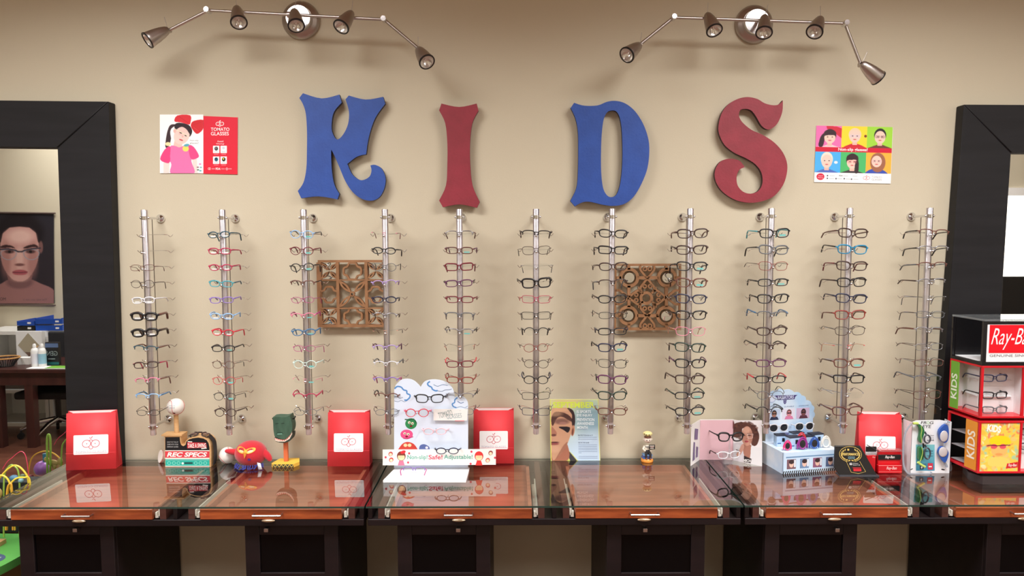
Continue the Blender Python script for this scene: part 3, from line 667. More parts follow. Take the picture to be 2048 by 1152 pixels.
# columns from left to right; row strings: shape rim colour [temple=..] [s=w|t] ; '-' = empty holder
RODS = [
 (290.5, .86, ['-', '-', 'kidrect wire brown', 'round wire dark_brown', 'kidrect full clear s=w', 'wrap full black temple=brown s=w', 'wrap full black temple=dark_brown s=w', 'kidrect semi dark_teal temple=brown', 'kidrect full dark_brown temple=crimson', 'kidrect semi pink temple=brown', 'kidrect semi light_blue temple=blue', 'oval wire black']),
 (446, .84, ['oval full dark_teal s=w', 'kidrect full crimson s=w', 'oval full crimson s=w', 'kidrect full teal temple=dark_teal', 'kidrect full purple', 'oval full light_blue s=w', 'oval full red s=w', 'kidrect full black s=t', 'round wire brown temple=black', 'round wire red s=t', 'round wire black s=t', 'round full dark_brown']),
 (608, .86, ['round full light_blue temple=grey s=t', 'round full burgundy s=t', 'round full black s=t', 'kidrect semi brown temple=dark_brown', 'oval wire magenta', 'oval semi pink temple=magenta s=t', 'oval full blue s=t', 'oval wire magenta', 'round full mint s=t', 'oval rimless pink s=t', 'oval semi crimson', 'oval wire grey']),
 (770.5, .88, ['oval rimless pink temple=burgundy', 'oval full black', 'round wire grey temple=black', 'oval semi lavender', 'oval full navy', 'oval semi silver temple=dark_brown', 'oval rimless peach temple=dark_brown', 'oval semi lavender temple=plum', 'oval semi clear temple=grey', 'oval semi purple temple=magenta', 'oval semi brown temple=black', 'oval wire grey temple=black']),
 (919, .88, ['narrow semi silver temple=brown', 'narrow full tortoiseshell temple=plum s=t', 'rect full burgundy', 'narrow full plum temple=black', 'narrow full burgundy', 'narrow semi grey temple=silver', 'narrow semi silver temple=black s=t', 'rect rimless peach temple=reddish_brown', 'narrow full burgundy temple=red', 'narrow full reddish_brown', 'narrow semi silver temple=black', 'narrow wire grey temple=grey']),
 (1072, .92, ['narrow semi black temple=dark_brown', 'soft wire dark_brown temple=black', 'narrow rimless silver temple=grey', 'way full black', 'rect wire crimson temple=red', 'rect wire black temple=dark_brown', 'round semi black', 'round wire reddish_brown temple=dark_brown', 'round wire dark_brown', 'round full black temple=navy', 'rect wire black temple=dark_green', 'rect wire navy temple=black']),
 (1224, .93, ['cat full black', 'rect full black', 'cat full dark_brown', 'narrow semi dark_brown temple=grey', 'cat full black temple=dark_brown', 'narrow wire black', 'narrow full black temple=navy', 'soft full navy temple=black s=t', 'soft wire black', 'soft full plum temple=black', 'soft full dark_green temple=black', 'narrow full brown']),
 (1380, .97, ['soft full dark_brown temple=brown', 'soft full dark_brown', 'soft full black s=t', 'soft full brown temple=dark_brown s=t', 'soft full navy temple=silver', 'soft full black temple=black', 'soft wire pink temple=peach', 'soft full dark_green temple=black', 'soft full black temple=plum', 'soft full dark_brown', 'narrow full black temple=dark_green s=t', 'cat full black s=t']),
 (1542, .97, ['soft full black temple=teal s=t', 'soft full grey temple=black', 'soft wire reddish_brown temple=dark_brown', 'narrow full black s=t', 'soft full black', 'narrow semi grey temple=blue', 'cat full dark_brown', 'soft semi dark_brown temple=black', 'narrow full plum temple=dark_brown', 'narrow full black temple=red', 'round wire grey temple=black', 'round semi black']),
 (1698, .97, ['soft full dark_brown temple=tortoiseshell', 'soft full bright_blue temple=black', 'soft full dark_brown temple=burgundy', 'soft full black temple=dark_brown', 'soft full navy', 'soft full reddish_brown temple=brown', 'soft wire dark_brown temple=black', 'narrow rimless red temple=peach', 'soft full brown temple=dark_brown s=t', 'rect full black temple=dark_brown', 'narrow rimless silver temple=silver', 'soft full tortoiseshell']),
 (1857.5, .93, ['narrow semi brown temple=black', 'narrow semi silver temple=black', 'narrow semi brown temple=grey', 'narrow semi silver temple=dark_brown', 'narrow rimless silver temple=grey', 'narrow wire grey temple=black', 'narrow semi silver temple=brown', 'narrow wire silver temple=dark_brown', 'narrow wire brown temple=silver', 'narrow semi grey temple=grey', 'soft wire brown temple=black', 'narrow rimless silver temple=black'])]
ORD = ['first', 'second', 'third', 'fourth', 'fifth', 'sixth', 'seventh', 'eighth', 'ninth', 'tenth', 'eleventh', 'twelfth']
RODY = -.124
ZTOP, ZBOT = at(1024, 418, RODY).z, at(1024, 868, RODY).z
ZU, ZL = at(1024, 434, RODY).z, at(1024, 852, RODY).z
ZR0, ZR1 = at(1024, 469, RODY-.02).z, at(1024, 823, RODY-.02).z
SHW = {'oval': 'oval', 'round': 'round', 'kidrect': 'small rectangular', 'soft': 'soft square', 'narrow': 'narrow', 'rect': 'rectangular', 'way': 'thick square', 'wrap': 'wraparound', 'cat': 'upswept'}
RMW = {'full': 'full rim', 'wire': 'thin rimmed', 'semi': 'half rim', 'rimless': 'rimless'}
for ri, (px, sc, rows) in enumerate(RODS):
    X = at(px, 465, RODY).x
    t = thing('display_rod', 'tall metal wall rod of eyeglasses, %s from the left' % ORD[ri], 'display rod', (X, 0, ZBOT), group='eyeglass display rods')
    MB().lathe([(.0115, ZBOT+.045), (.0115, ZTOP-.002), (.0105, ZTOP)], (X, RODY, 0), (0, 0, 1), 20).build('pole', ALU, t)
    MB().lathe([(.0095, ZBOT), (.0105, ZBOT+.002), (.0105, ZBOT+.045)], (X, RODY, 0), (0, 0, 1), 18).build('end_tip', mat('frosted_tip', (206, 196, 196), .25, .5), t)
    MB().tube([(X, RODY+.055, ZL+.01), (X, RODY+.055, ZU-.005)], .0014, 6).build('guide_wire', mat('dark_wire', (120, 112, 104), .35, .8), t)
    for z in (ZU, ZL):
        b = MB().tube([(X, RODY, z), (X, -.01, z)], .0045, 10).lathe([(.0135, -.006), (.0135, .006)], (X, RODY, z), (0, 0, 1), 18)
        for s_ in (-1, 1): b.ell((X+s_*.015, RODY, z), .004, seg=10, rings=6)
        o = b.build('wall_bracket', CHROME, t)
        MB().lathe([(.0165, -.0005), (.0165, -.004), (.013, -.010), (.007, -.014), (.0045, -.02)], (X, 0, z), (0, 1, 0), 22).build('flange', CHROME, o)
    for k, row in enumerate(rows):
        z = ZR0 + (ZR1-ZR0)*k/11
        hb = MB().tube([(X, RODY-.010, z-.006), (X, RODY-.030, z-.004)], .0026, 8).ell((X, RODY-.031, z-.004), (.0052, .0035, .0045), seg=10, rings=8)
        for s_ in (-1, 1):
            hb.tube(smooth([(X+s_*.008, RODY+.005, z+.002), (X+s_*.036, RODY+.045, z+.003), (X+s_*.051, RODY+.064, z+.001), (X+s_*.058, RODY+.070, z-.006), (X+s_*.067, RODY+.072, z+.003)], 3, False), .0012, 6)
        hb.build('frame_holder', CHROME, t)
        if row == '-': continue
        q = row.split(); sh, rim, c = q[0], q[1], q[2].replace('_', ' '); kw = dict(a.split('=') for a in q[3:])
        tc = kw.get('temple'); tc = tc.replace('_', ' ') if tc else None
        lab = '%s%s %s %s eyeglasses, %s from top of %s rod' % (c, '' if not tc or tc == c else ' and '+tc, RMW[rim], SHW[sh], ORD[k], ORD[ri])
        random.seed(ri*31+k)
        eyeglasses(lab, sh, rim, c, (X+random.uniform(-.0015, .0015), RODY-.034, z+.002), sc, radians(random.uniform(-6, 6)), radians(random.uniform(-5, 5)), tc, kw.get('s'),
                   tl=(.092 if ri < 4 else .118), drop=random.choice((.012, .020, .026)), group='eyeglasses on the wall rods', roll=radians(random.uniform(-2.5, 2.5)))

# ------------------------------------------------------------------ glass topped display tables
ZT = .82
YF = onz(1100, 1012, ZT).y
def fx(px): return at(px, 1020, YF).x
zf = lambda py, dy=0.: at(1024, py, YF+dy).z
TAB = [(-36, 729, [155, 535]), (731, 1487, [917, 1289]), (1489, 2250, [1671, 2052])]
TN = ['left end of the row, under the baseball display', 'middle of the row, under the September sign', 'right end of the row, under the red display tower']
for ti, (xa, xb, hs) in enumerate(TAB):
    x0, x1 = fx(xa)+.001, fx(xb)-.001; yb = -.012
    t = thing('display_table', 'long glass topped dark display table, ' + TN[ti], 'table', ((x0+x1)/2, (YF+yb)/2, .0), group='glass topped display tables')
    g = MB().add([(x0, YF, ZT), (x1, YF, ZT), (x1, yb, ZT), (x0, yb, ZT)], [(0, 1, 2, 3)], 0)
    z0 = ZT-.006
    g.add([(x0, YF, z0), (x1, YF, z0), (x1, YF, ZT), (x0, YF, ZT), (x0, yb, z0), (x1, yb, z0), (x1, yb, ZT), (x0, yb, ZT)], [(0, 1, 2, 3), (4, 7, 6, 5), (0, 3, 7, 4), (1, 5, 6, 2)], 1)
    g.build('glass_top', [TOPGL, GLEDGE], t)
    zr = zf(1040); zb_ = zf(1053); y1 = YF+.008
    fr = MB()
    fr.box((x0+.004, y1, zb_), (x1-.004, yb, zr))                       # bottom board and apron
    for a, b in ((x0+.004, x0+.018), (x1-.018, x1-.004), ((x0+x1)/2-.007, (x0+x1)/2+.007)): fr.box((a, y1+.004, zr), (b, yb, z0-.0005))
    fr.box((x0+.018, yb-.014, zr), (x1-.018, yb, z0-.0005))
    bevel(fr.build('table_frame', DARKW, t), .002)
    for h in hs:
        c = fx(h+5); w = .228
        for s_ in (-1, 1): MB().box((c+s_*(w+.030)-.010, y1+.006, zr), (c+s_*(w+.030)+.010, yb-.014, z0-.001)).build('side_rail', RAILW, t)
        for s_ in (-1, 1): MB().box((c+s_*(w+.012)-.0065, y1+.008, zr+.004), (c+s_*(w+.012)+.0065, y1+.30, zr+.010)).box((c+s_*(w+.017)-.002, y1+.008, zr+.004), (c+s_*(w+.017)+.002, y1+.30, zr+.03)).box((c+s_*(w+.008)-.003, y1+.007, zr+.004), (c+s_*(w+.008)+.003, y1+.02, zr+.022)).build('drawer_slide', mat('white_metal_slide', (226, 220, 212), .4), t)
        d = MB().box((c-w, y1-.002, zr+.001), (c+w, y1+.014, z0-.004))
        do = bevel(d.build('drawer', MAHOG, t), .002)
        MB().box((c-w, y1+.014, zr+.002), (c+w, yb-.03, zr+.008)).box((c-w, y1+.014, zr+.002), (c-w+.012, yb-.03, z0-.010)).box((c+w-.012, y1+.014, zr+.002), (c+w, yb-.03, z0-.010)).box((c-w, yb-.042, zr+.002), (c+w, yb-.03, z0-.010)).build('drawer_tray', TRAYW, do)
        hz = zf(1028); cx = fx(h)
        MB().tube([(cx-.045, y1-.002, hz), (cx-.045, y1-.020, hz), (cx+.045, y1-.020, hz), (cx+.045, y1-.002, hz)], .0032, 8).build('drawer_handle', NICK, do)
        MB().ell((cx, y1-.004, zr-.002), (.022, .006, .005)).build('lock_plate', mat('brass_plate', (196, 178, 150), .3, .8), t)
# pedestal cabinets below the tables
CAB = [(38, 228, 155), (490, 676, 535), (795, 980, 917), (1214, 1410, 1289), (1530, 1714, 1671), (1974, 2160, 2052)]
CN = ['far left, beside the green play table', 'second from the left', 'third from the left, below the white display stand', 'fourth from the left, below the small figurine', 'fifth from the left, below the blue sunglasses display', 'far right end']
DGL = mat('dark_cabinet_glass', (7, 7, 8), .15, spec=.15)
for k, (a, b, kx) in enumerate(CAB):
    yc = YF+.03; p0, p1 = at(a, 1080, yc), at(b, 1080, yc); zt = zf(1053)-.001
    t = thing('pedestal_cabinet', 'narrow dark cabinet with black glass door, ' + CN[k], 'cabinet', ((p0.x+p1.x)/2, (yc-.01)/2, 0), group='pedestal cabinets under the tables')
    bevel(MB().box((p0.x, yc+.018, .02), (p1.x, -.012, zt)).build('body', DARKW, t), .002)
    zk = at(kx, 1057, yc).z; gt = at(a, 1070, yc).z
    f0, f1 = p0.x+.047, p1.x-.045
    d = MB().box((p0.x, yc, .04), (f0, yc+.017, zt-.003)).box((f1, yc, .04), (p1.x, yc+.017, zt-.003)).box((f0, yc, gt), (f1, yc+.017, zt-.003)).box((f0, yc, .04), (f1, yc+.017, gt-.16 if False else at(a, 1146, yc).z)).box((f0, yc+.001, .04), (f1, yc+.017, .05))
    do = bevel(d.build('door', DARKW, t), .0015)
    MB().box((f0, yc+.007, at(a, 1146, yc).z), (f1, yc+.011, gt)).build('glass_pane', DGL, do)
    kx_ = at(kx, 1057, yc).x
    bevel(MB().box((kx_-.007, yc-.016, zk-.006), (kx_+.007, yc, zk+.006)).build('knob', NICK, do), .001)

# ------------------------------------------------------------------ things standing on the glass
def yon(py): return onz(1024, py, ZT).y
E = .0006
def gift_bag(label, xl, xr, top, base, rz, dep=.06, wht=.006, side=.012):
    Y = yon(base); a, b = at(xl, base, Y), at(xr, base, Y); w = (b.x-a.x); H = at(xl, top, Y).z-ZT
    c = (a+b)/2; t = thing('paper_gift_bag', label, 'bag', (c.x, Y+dep/2, ZT+E), radians(rz), group='red paper bags')
    M = MTX[t.name]; L = lambda x, y, z: M @ Vector((x, y, z)); h = w/2; d = dep/2; wt = h*.99; dt = d*.24
    m = MB()
    fb = [(-h, -d, 0), (h, -d, 0), (wt, -dt, H), (-wt, -dt, H)]; bk = [(h, d, 0), (-h, d, 0), (-wt, dt, H+wht), (wt, dt, H+wht)]
    m.add([L(*p) for p in fb+bk], [(0, 1, 2, 3), (4, 5, 6, 7), (0, 5, 4, 1)], 0)
    for s_ in (-1, 1):   # gusset folded inwards along its middle
        q = [(s_*h, -d, 0), (s_*h, d, 0), (s_*wt, dt, H+wht), (s_*wt, -dt, H), (s_*(h-.002), 0, 0), (s_*(wt-.018), 0, H)]
        m.add([L(*p) for p in q], [(0, 4, 5, 3), (4, 1, 2, 5)], 0)
    o = m.build('bag_body', REDP, t)
    s = o.modifiers.new('thickness', 'SOLIDIFY'); s.thickness = .0008; s.offset = 0
    # bare white paper inside, seen at the mouth
    MB().add([L(*p) for p in ((-wt+.002, dt-.0012, H-.05), (wt-.002, dt-.0012, H-.05), (wt-.002, dt-.0012, H+wht-.0005), (-wt+.002, dt-.0012, H+wht-.0005))], [(0, 1, 2, 3)]).build('white_lining', PAPER, t, label='white inside of the bag')
    MB().add([L(*p) for p in ((-h, -d-.0008, H*.30), (h, -d-.0008, H*.30), (h, -d-.0002, H*.303), (-h, -d-.0002, H*.303))], [(0, 1, 2, 3)]).build('fold_crease', mat('red_paper_crease', (212, 48, 58), .6), t)
    tilt = (d-dt)/H
    lab = Canvas(lambda x, y: L(x, -d + y*tilt - .0015, y), n=(-M.to_3x3().col[1]).normalized() if False else -(M.to_3x3() @ Vector((0, 1, 0))))
    zc = H*.44; lw, lh = h*.70, H*.172
    cvm = lambda x, y: (x, zc - y)
    lab.mp = lambda x, y: L(x, -d + (zc-y)*tilt - .0012, zc - y)
    lab.rrect(-lw, -lh, lw, lh, .004, (246, 244, 246), 1)
    logo(lab, 0, -lh*.10, lw*.60*1.0, (206, 80, 104), 2, .055)
    lab.text('TOMATO GLASSES', -lw*.88, lh*.62, lw*.88, lh*.86, (190, 190, 205), 2)
    lab.build('bag_label', t)
    return t
gift_bag('red paper bag at the left end of the glass tables', 133, 227, 829, 937, 7)
gift_bag('red paper bag between the green dinosaur head and the white display stand', 655, 739, 828, 932, 0)
gift_bag('red paper bag behind the right end of the white display stand', 947, 1028, 824, 927, 0)
gift_bag('red paper bag behind the black award plaque', 1721, 1804, 832, 944, -5, wht=.006)

# sports goggle display block with a baseball on a peg
def rec():
    sc = 300/1080; Y = yon(932); mp = lambda x, y: at(230+x*sc, 640+y*sc, Y); D = .055
    c = mp(520, 1050); t = thing('sports_goggle_stand', 'wooden block display with baseball on a peg and sports goggles, black red and teal front', 'display stand', (c.x, Y+D/2, ZT+E))
    zc = ZT+E-mp(0, 1050).z
    q = lambda x, y: mp(x, y)+Vector((0, 0, zc))
    out = [(360, 1050), (357, 828), (472, 828), (474, 868), (480, 888), (492, 896), (503, 886), (510, 862), (528, 846), (560, 836), (600, 832), (640, 838), (668, 852), (684, 878), (690, 910), (690, 1050)]
    MB().slab([[q(*p) for p in out]], (0, D, 0)).build('wood_block', WOODL, t)
    cv = Canvas(q)
    fo = [(363, 1046), (361, 836), (466, 836), (469, 870), (476, 892), (492, 901), (508, 891), (514, 868), (532, 852), (562, 843), (600, 839), (636, 845), (660, 858), (674, 880), (680, 912), (680, 1046)]
    cv.poly(fo, (24, 24, 28), 1)
    cv.rect(361, 936, 680, 984, (214, 62, 74), 2); cv.rect(361, 930, 680, 936, (240, 235, 225), 3); cv.rect(361, 984, 680, 993, (236, 230, 222), 3)
    cv.rect(363, 993, 680, 1042, (44, 176, 160), 2); cv.rect(363, 1042, 680, 1047, (236, 236, 230), 3); cv.rect(366, 998, 676, 1001, (160, 220, 210), 3)
    cv.text('REC SPECS', 374, 944, 664, 977, (250, 244, 240), 4, .035, .25)
    cv.poly([(520, 872), (655, 876), (661, 912), (520, 916)], (196, 40, 54), 2)
    cv.text('TAKE A SWING', 524, 880, 656, 912, (250, 240, 236), 4, .02, .1, rot=-1)
    cv.line([(524, 868), (556, 870)], 7, (240, 236, 230), 4); cv.line([(622, 918), (660, 914)], 7, (240, 236, 230), 4)
    for i, s_ in enumerate(("DON'T PUT THIS AT", "GAME WITH YOUR", "EVERYDAY GLASSES")): cv.text(s_, 376, 866+17*i, 456, 876+17*i, (190, 190, 190), 4)
    for x in (390, 425, 458, 582, 616, 650): cv.ring(x, 1022, 11, 11, 4, (130, 214, 200), 4)
    cv.ell(488, 1024, 8, 8, (240, 240, 230), 4); cv.rect(500, 1016, 560, 1028, (20, 70, 70), 4)
    cv.build('front_print', t)
    p = q(440, 828); p.y += .025; b = at(351.5, 814, p.y)
    bx = b.x
    MB().lathe([(.011, 0), (.010, .004), (.0085, .01), (.0085, b.z-p.z-.02)], (bx, p.y, p.z-.001), (0, 0, 1), 18).build('peg', WOODL, t)
    MB().box((bx-.045, p.y-.028, p.z), (bx+.032, p.y+.02, p.z+.006)).build('peg_base', WOODL, t)
    baseball('baseball with printed lettering on top of the wooden peg', (bx, p.y, b.z+.001), .0315, True, rot=Matrix.Rotation(.2, 3, 'Y'))
    # goggles strapped round the arch
    g = thing('sports_goggles', 'brown and black sports goggles strapped over the wooden block', 'goggles', tuple(q(600, 832)+Vector((0, .02, 0))))
    r = MB()
    for dx in (-44, 40):
        cc = q(600+dx, 822); cc.y += .018
        r.tube([cc+Vector((.0145*cos(a), .010*sin(a)-.001, .0052*sin(a*1)+(.001*cos(2*a)) - .00012*abs(dx)*(1 if dx*cos(a) > 0 else 0))) for a in [2*pi*i/20 for i in range(20)]], .0026, 8, True)
    r.tube([q(586, 816)+Vector((0, .018, .003)), q(612, 816)+Vector((0, .018, .003))], .003)
    r.build('goggle_frame', mat('dark_brown_rubber', (58, 42, 40), .35), g)
    l = MB()
    for dx in (-44, 40): cc = q(600+dx, 822); cc.y += .018; l.ell(cc, (.0135, .009, .004))
    l.build('goggle_lens', mat('brown_lens', (120, 92, 84), .1, alpha=.6), g)
    st = MB(); pts = smooth([q(660, 836)+Vector((0, .02, .002)), q(694, 872)+Vector((.0, .02, 0)), q(704, 930)+Vector((0, .02, 0)), q(704, 1000)+Vector((0, .02, 0)), q(698, 1040)+Vector((0, .02, 0))], 4, False)
    for a, b_ in zip(pts, pts[1:]): a, b_ = Vector(a), Vector(b_); st.slab([[a+Vector((0, -.012, 0)), a+Vector((0, .012, 0)), b_+Vector((0, .012, 0)), b_+Vector((0, -.012, 0))]], (.003, 0, 0))
    st.build('strap', mat('black_strap', (40, 34, 36), .7), g); st = MB()
    pts = smooth([q(520, 838)+Vector((0, .02, .004)), q(535, 826)+Vector((0, .02, 0)), q(556, 820)+Vector((0, .02, 0))], 3, False)
    for a, b_ in zip(pts, pts[1:]): a, b_ = Vector(a), Vector(b_); st.slab([[a+Vector((0, -.012, 0)), a+Vector((0, .012, 0)), b_+Vector((0, .012, 0)), b_+Vector((0, -.012, 0))]], (0, 0, -.003))
    st.build('strap', mat('black_strap', (40, 34, 36), .7), g)
BALL = mat('baseball_leather', (236, 230, 224), .55, bump=(300, .1))
SEAM = mat('red_stitching', (196, 60, 60), .7)
def baseball(label, c, r, text=False, rot=Matrix.Identity(3)):
    t = thing('baseball', label, 'ball', (c[0], c[1], c[2]-r)); C_ = Vector(c)
    MB().ell(C_, r, seg=32, rings=20).build('cover', BALL, t)
    P = []
    for i in range(64):
        a = 2*pi*i/64; v = Vector((cos(a)+.35*cos(3*a)*.6, sin(a)-.35*sin(3*a)*.6, .85*sin(2*a))); P.append(C_ + rot @ v.normalized()*r*1.004)
    MB().tube(P, .0008, 6, True).build('stitching', SEAM, t)
    if text:
        cv = Canvas(lambda x, y: C_ + Vector((x, -math.sqrt(max(r*r-x*x-y*y, 0))-.0004, -y)))
        cv.text('OFFICIAL', -.012, -.013, .012, -.009, (120, 170, 190), 1); cv.text('LEAGUE', -.010, -.006, .010, -.001, (110, 160, 180), 1); cv.ell(.004, .019, .005, .003, (50, 50, 60), 1)
        cv.build('ball_print', t)
    return t
rec()
# half baseball cup and loose ball
def half_ball():
    Y = -.05; c = at(318, 907, Y); r = .024; C_ = Vector((c.x+.004, Y, ZT+E+r)); ax = Vector((-.75, -.62, .22)).normalized()
    t = thing('baseball_half', 'hollow half of a white baseball beside the wooden block', 'ball', (C_.x, C_.y, ZT+E))
    pr = [(0, -r)]+[(r*sin(a), -r*cos(a)) for a in [pi*.5*i/8 for i in range(1, 9)]]+[(r*.99, .001), (r*.8, .0015), (r*.5, .001), (0, .0005)]
    MB().lathe(pr, C_, ax, 28, caps=False).build('half_shell', BALL, t)
    u = ax.orthogonal().normalized(); w = ax.cross(u)
    MB().tube([C_-ax*.004+(u*cos(a)+w*sin(a))*r*.985 for a in [2*pi*i/32 for i in range(32)]], .0009, 6, True).build('stitching', SEAM, t)
half_ball()
p = at(455, 909, -.06); baseball('baseball lying on the glass between the wooden block and the red plush bird', (p.x, -.06, ZT+E+.031), .031, rot=Matrix.Rotation(1.2, 3, 'X'))

# red plush bird
def bird():
    Y = -.085; c = at(502, 902, Y); R_ = .058
    t = thing('plush_toy', 'round red plush bird with orange eye patch, blue fringe and white tag', 'plush toy', (c.x, Y, ZT+E))
    FELT = mat('red_plush', (196, 24, 42), .9, bump=(400, .6), sheen=.4); C_ = Vector((c.x, Y, ZT+E+.047))
    m = MB().ell(C_, (.060, .050, .047), seg=32, rings=20)
    o = m.build('body', FELT, t)
    MB().tube(smooth([C_+Vector((-.045, -.005, .004)), C_+Vector((-.075, -.012, .010)), C_+Vector((-.092, -.014, .013))], 3, False), [.014, .013, .0115, .010, .0085, .007, .004], 10).build('wing', FELT, t)
    MB().tube(smooth([C_+Vector((.048, -.005, .004)), C_+Vector((.068, -.012, -.010)), C_+Vector((.078, -.016, -.026))], 3, False), [.015, .015, .014, .0125, .011, .009, .005], 10).build('wing', FELT, t)
    cv = Canvas(lambda x, y: C_+Vector((x, -.051*math.sqrt(max(0, 1-(x/.0605)**2-(y/.0475)**2))-.0006, -y)))
    cv.ell(-.020, -.023, .020, .010, (248, 172, 60), 1, rot=12); cv.ell(.012, -.022, .019, .009, (250, 182, 70), 1, rot=-12)
    cv.ell(-.020, -.020, .010, .004, (235, 200, 150), 2, rot=8); cv.ell(.014, -.020, .010, .004, (240, 214, 170), 2, rot=-8)
    cv.line([(-.028, -.028), (-.010, -.021)], .0016, (120, 40, 30), 3); cv.line([(.005, -.021), (.024, -.027)], .0016, (120, 40, 30), 3)
    cv.ell(.010, .010, .006, .005, (90, 50, 120), 1)
    cv.build('eye_patch', t, label='orange felt eye patch')
    MB().lathe([(.008, 0), (.006, .008), (.001, .020)], C_+Vector((-.005, -.046, .014)), (0, -.5, -.8), 12, sx=.8).build('beak', mat('orange_felt', (206, 130, 50), .9), t)
    fr = MB(); random.seed(3)
    for i in range(16):
        a = -1.2+2.4*i/15; b = C_+Vector((.052*sin(a), -.046*cos(a), -.034)); fr.tube([b, b+Vector((random.uniform(-.008, .008), -.010, -.008)), Vector((b.x+random.uniform(-.008, .008), b.y-.018, ZT+E+.003))], .0024, 6)
    fr.build('blue_fringe', mat('blue_yarn', (52, 56, 130), .9), t)
    q = MB(); tb = C_+Vector((.040, -.052, -.020)); q.add([tb, tb+Vector((.013, -.003, -.002)), tb+Vector((.020, -.006, -.024)), tb+Vector((.006, -.005, -.026))], [(0, 1, 2, 3)])
    o = q.build('fabric_tag', mat('white_satin', (225, 228, 236), .5), t); o.modifiers.new('s', 'SOLIDIFY').thickness = .0008
bird()

# green dinosaur head on a stick
def dino():
    Y = yon(931); c = at(571, 933, Y); t = thing('dinosaur_head_stand', 'carved green dinosaur head with teeth on an orange stick and yellow base', 'eyeglass holder', (c.x, Y+.02, ZT+E))
    z0 = ZT+E; q = lambda x, y, dy=0.: at(x, y, Y+dy)
    zt = z0+.010; hx = [(-.050, -.018), (-.036, .040), (.036, .046), (.050, -.002), (.036, -.030), (-.042, -.030)]
    ctr = Vector((c.x, Y+.012, 0)); vs = [ctr+Vector((a, b, z0)) for a, b in hx]
    MB().slab([vs], (0, 0, .013)).build('base', mat('yellow_paint', (236, 192, 74), .5), t)
    cv = Canvas(lambda x, y: ctr+Vector((x, -.0303, z0+.013-y)))
    cv.rect(-.0415, .001, .036, .0128, (66, 74, 58), 1)
    for i in range(5): x = -.040+i*.0152; cv.line([(x, .0015), (x+.0076, .0118), (x+.0152, .0015)], .002, (236, 196, 90), 2)
    cv.build('base_trim', t)
    sx = q(569, 900).x; MB().box((sx-.0075, Y+.012, z0+.0125), (sx+.0075, Y+.024, q(0, 872).z)).build('stick', mat('orange_paint', (206, 104, 62), .5), t)
    sc = 380/1563; h = lambda x, y: at(400+x*sc, 680+y*sc, Y-.012)
    head = [(598, 636), (640, 632), (700, 634), (738, 620), (748, 660), (760, 710), (752, 760), (722, 800), (690, 818), (640, 806), (612, 790), (604, 740), (602, 690)]
    G = mat('green_painted_wood', (66, 98, 80), .6, tint=((54, 84, 68), (60, 60, 20)))
    o = MB().slab([[h(*p) for p in smooth(head, 3, corners=(0, 3, 10))]], (0, .045, 0)).build('head', G, t); bevel(o, .004, 3)
    jaw = [(612, 800), (640, 812), (690, 824), (724, 806), (756, 764), (758, 800), (740, 830), (700, 848), (650, 846), (618, 834), (608, 815)]
    o = MB().slab([[h(*p)+Vector((0, .004, 0)) for p in smooth(jaw, 3, corners=(0,))]], (0, .036, 0)).build('jaw', mat('dark_green_paint', (50, 62, 54), .6), t); bevel(o, .002)
    cv = Canvas(h); cv.mp = lambda x, y: h(x, y)+Vector((0, .003, 0))
    cv.poly([(612, 806), (650, 818), (690, 822), (726, 798), (756, 752), (756, 775), (735, 815), (695, 838), (640, 838), (615, 828)], (240, 222, 206), 1)
    for i, (x, y) in enumerate([(624, 820), (640, 826), (657, 829), (674, 830), (691, 829), (706, 822), (719, 811), (731, 797), (742, 780)]): cv.poly([(x-6, y-9), (x+6, y-9), (x, y+6)], (222, 90, 90), 2)
    cv.build('teeth', t, label='white pointed teeth')
    cv = Canvas(h); cv.line([(620, 690), (645, 686)], 5, (30, 50, 42), 1); cv.line([(668, 688), (694, 684)], 5, (30, 50, 42), 1); cv.line([(630, 772), (636, 764), (676, 762), (684, 770)], 5, (28, 60, 50), 1); cv.line([(636, 774), (676, 772)], 8, (120, 170, 150), 1)
    cv.build('carved_marks', t)
    for pts in ([(604, 672), (590, 668), (582, 655), (592, 650)], [(742, 662), (764, 656), (772, 642), (766, 634)]):
        MB().tube([h(*p)+Vector((0, .02, 0)) for p in pts], .0022, 8).build('spectacle_hook', BLK, t)
dino()

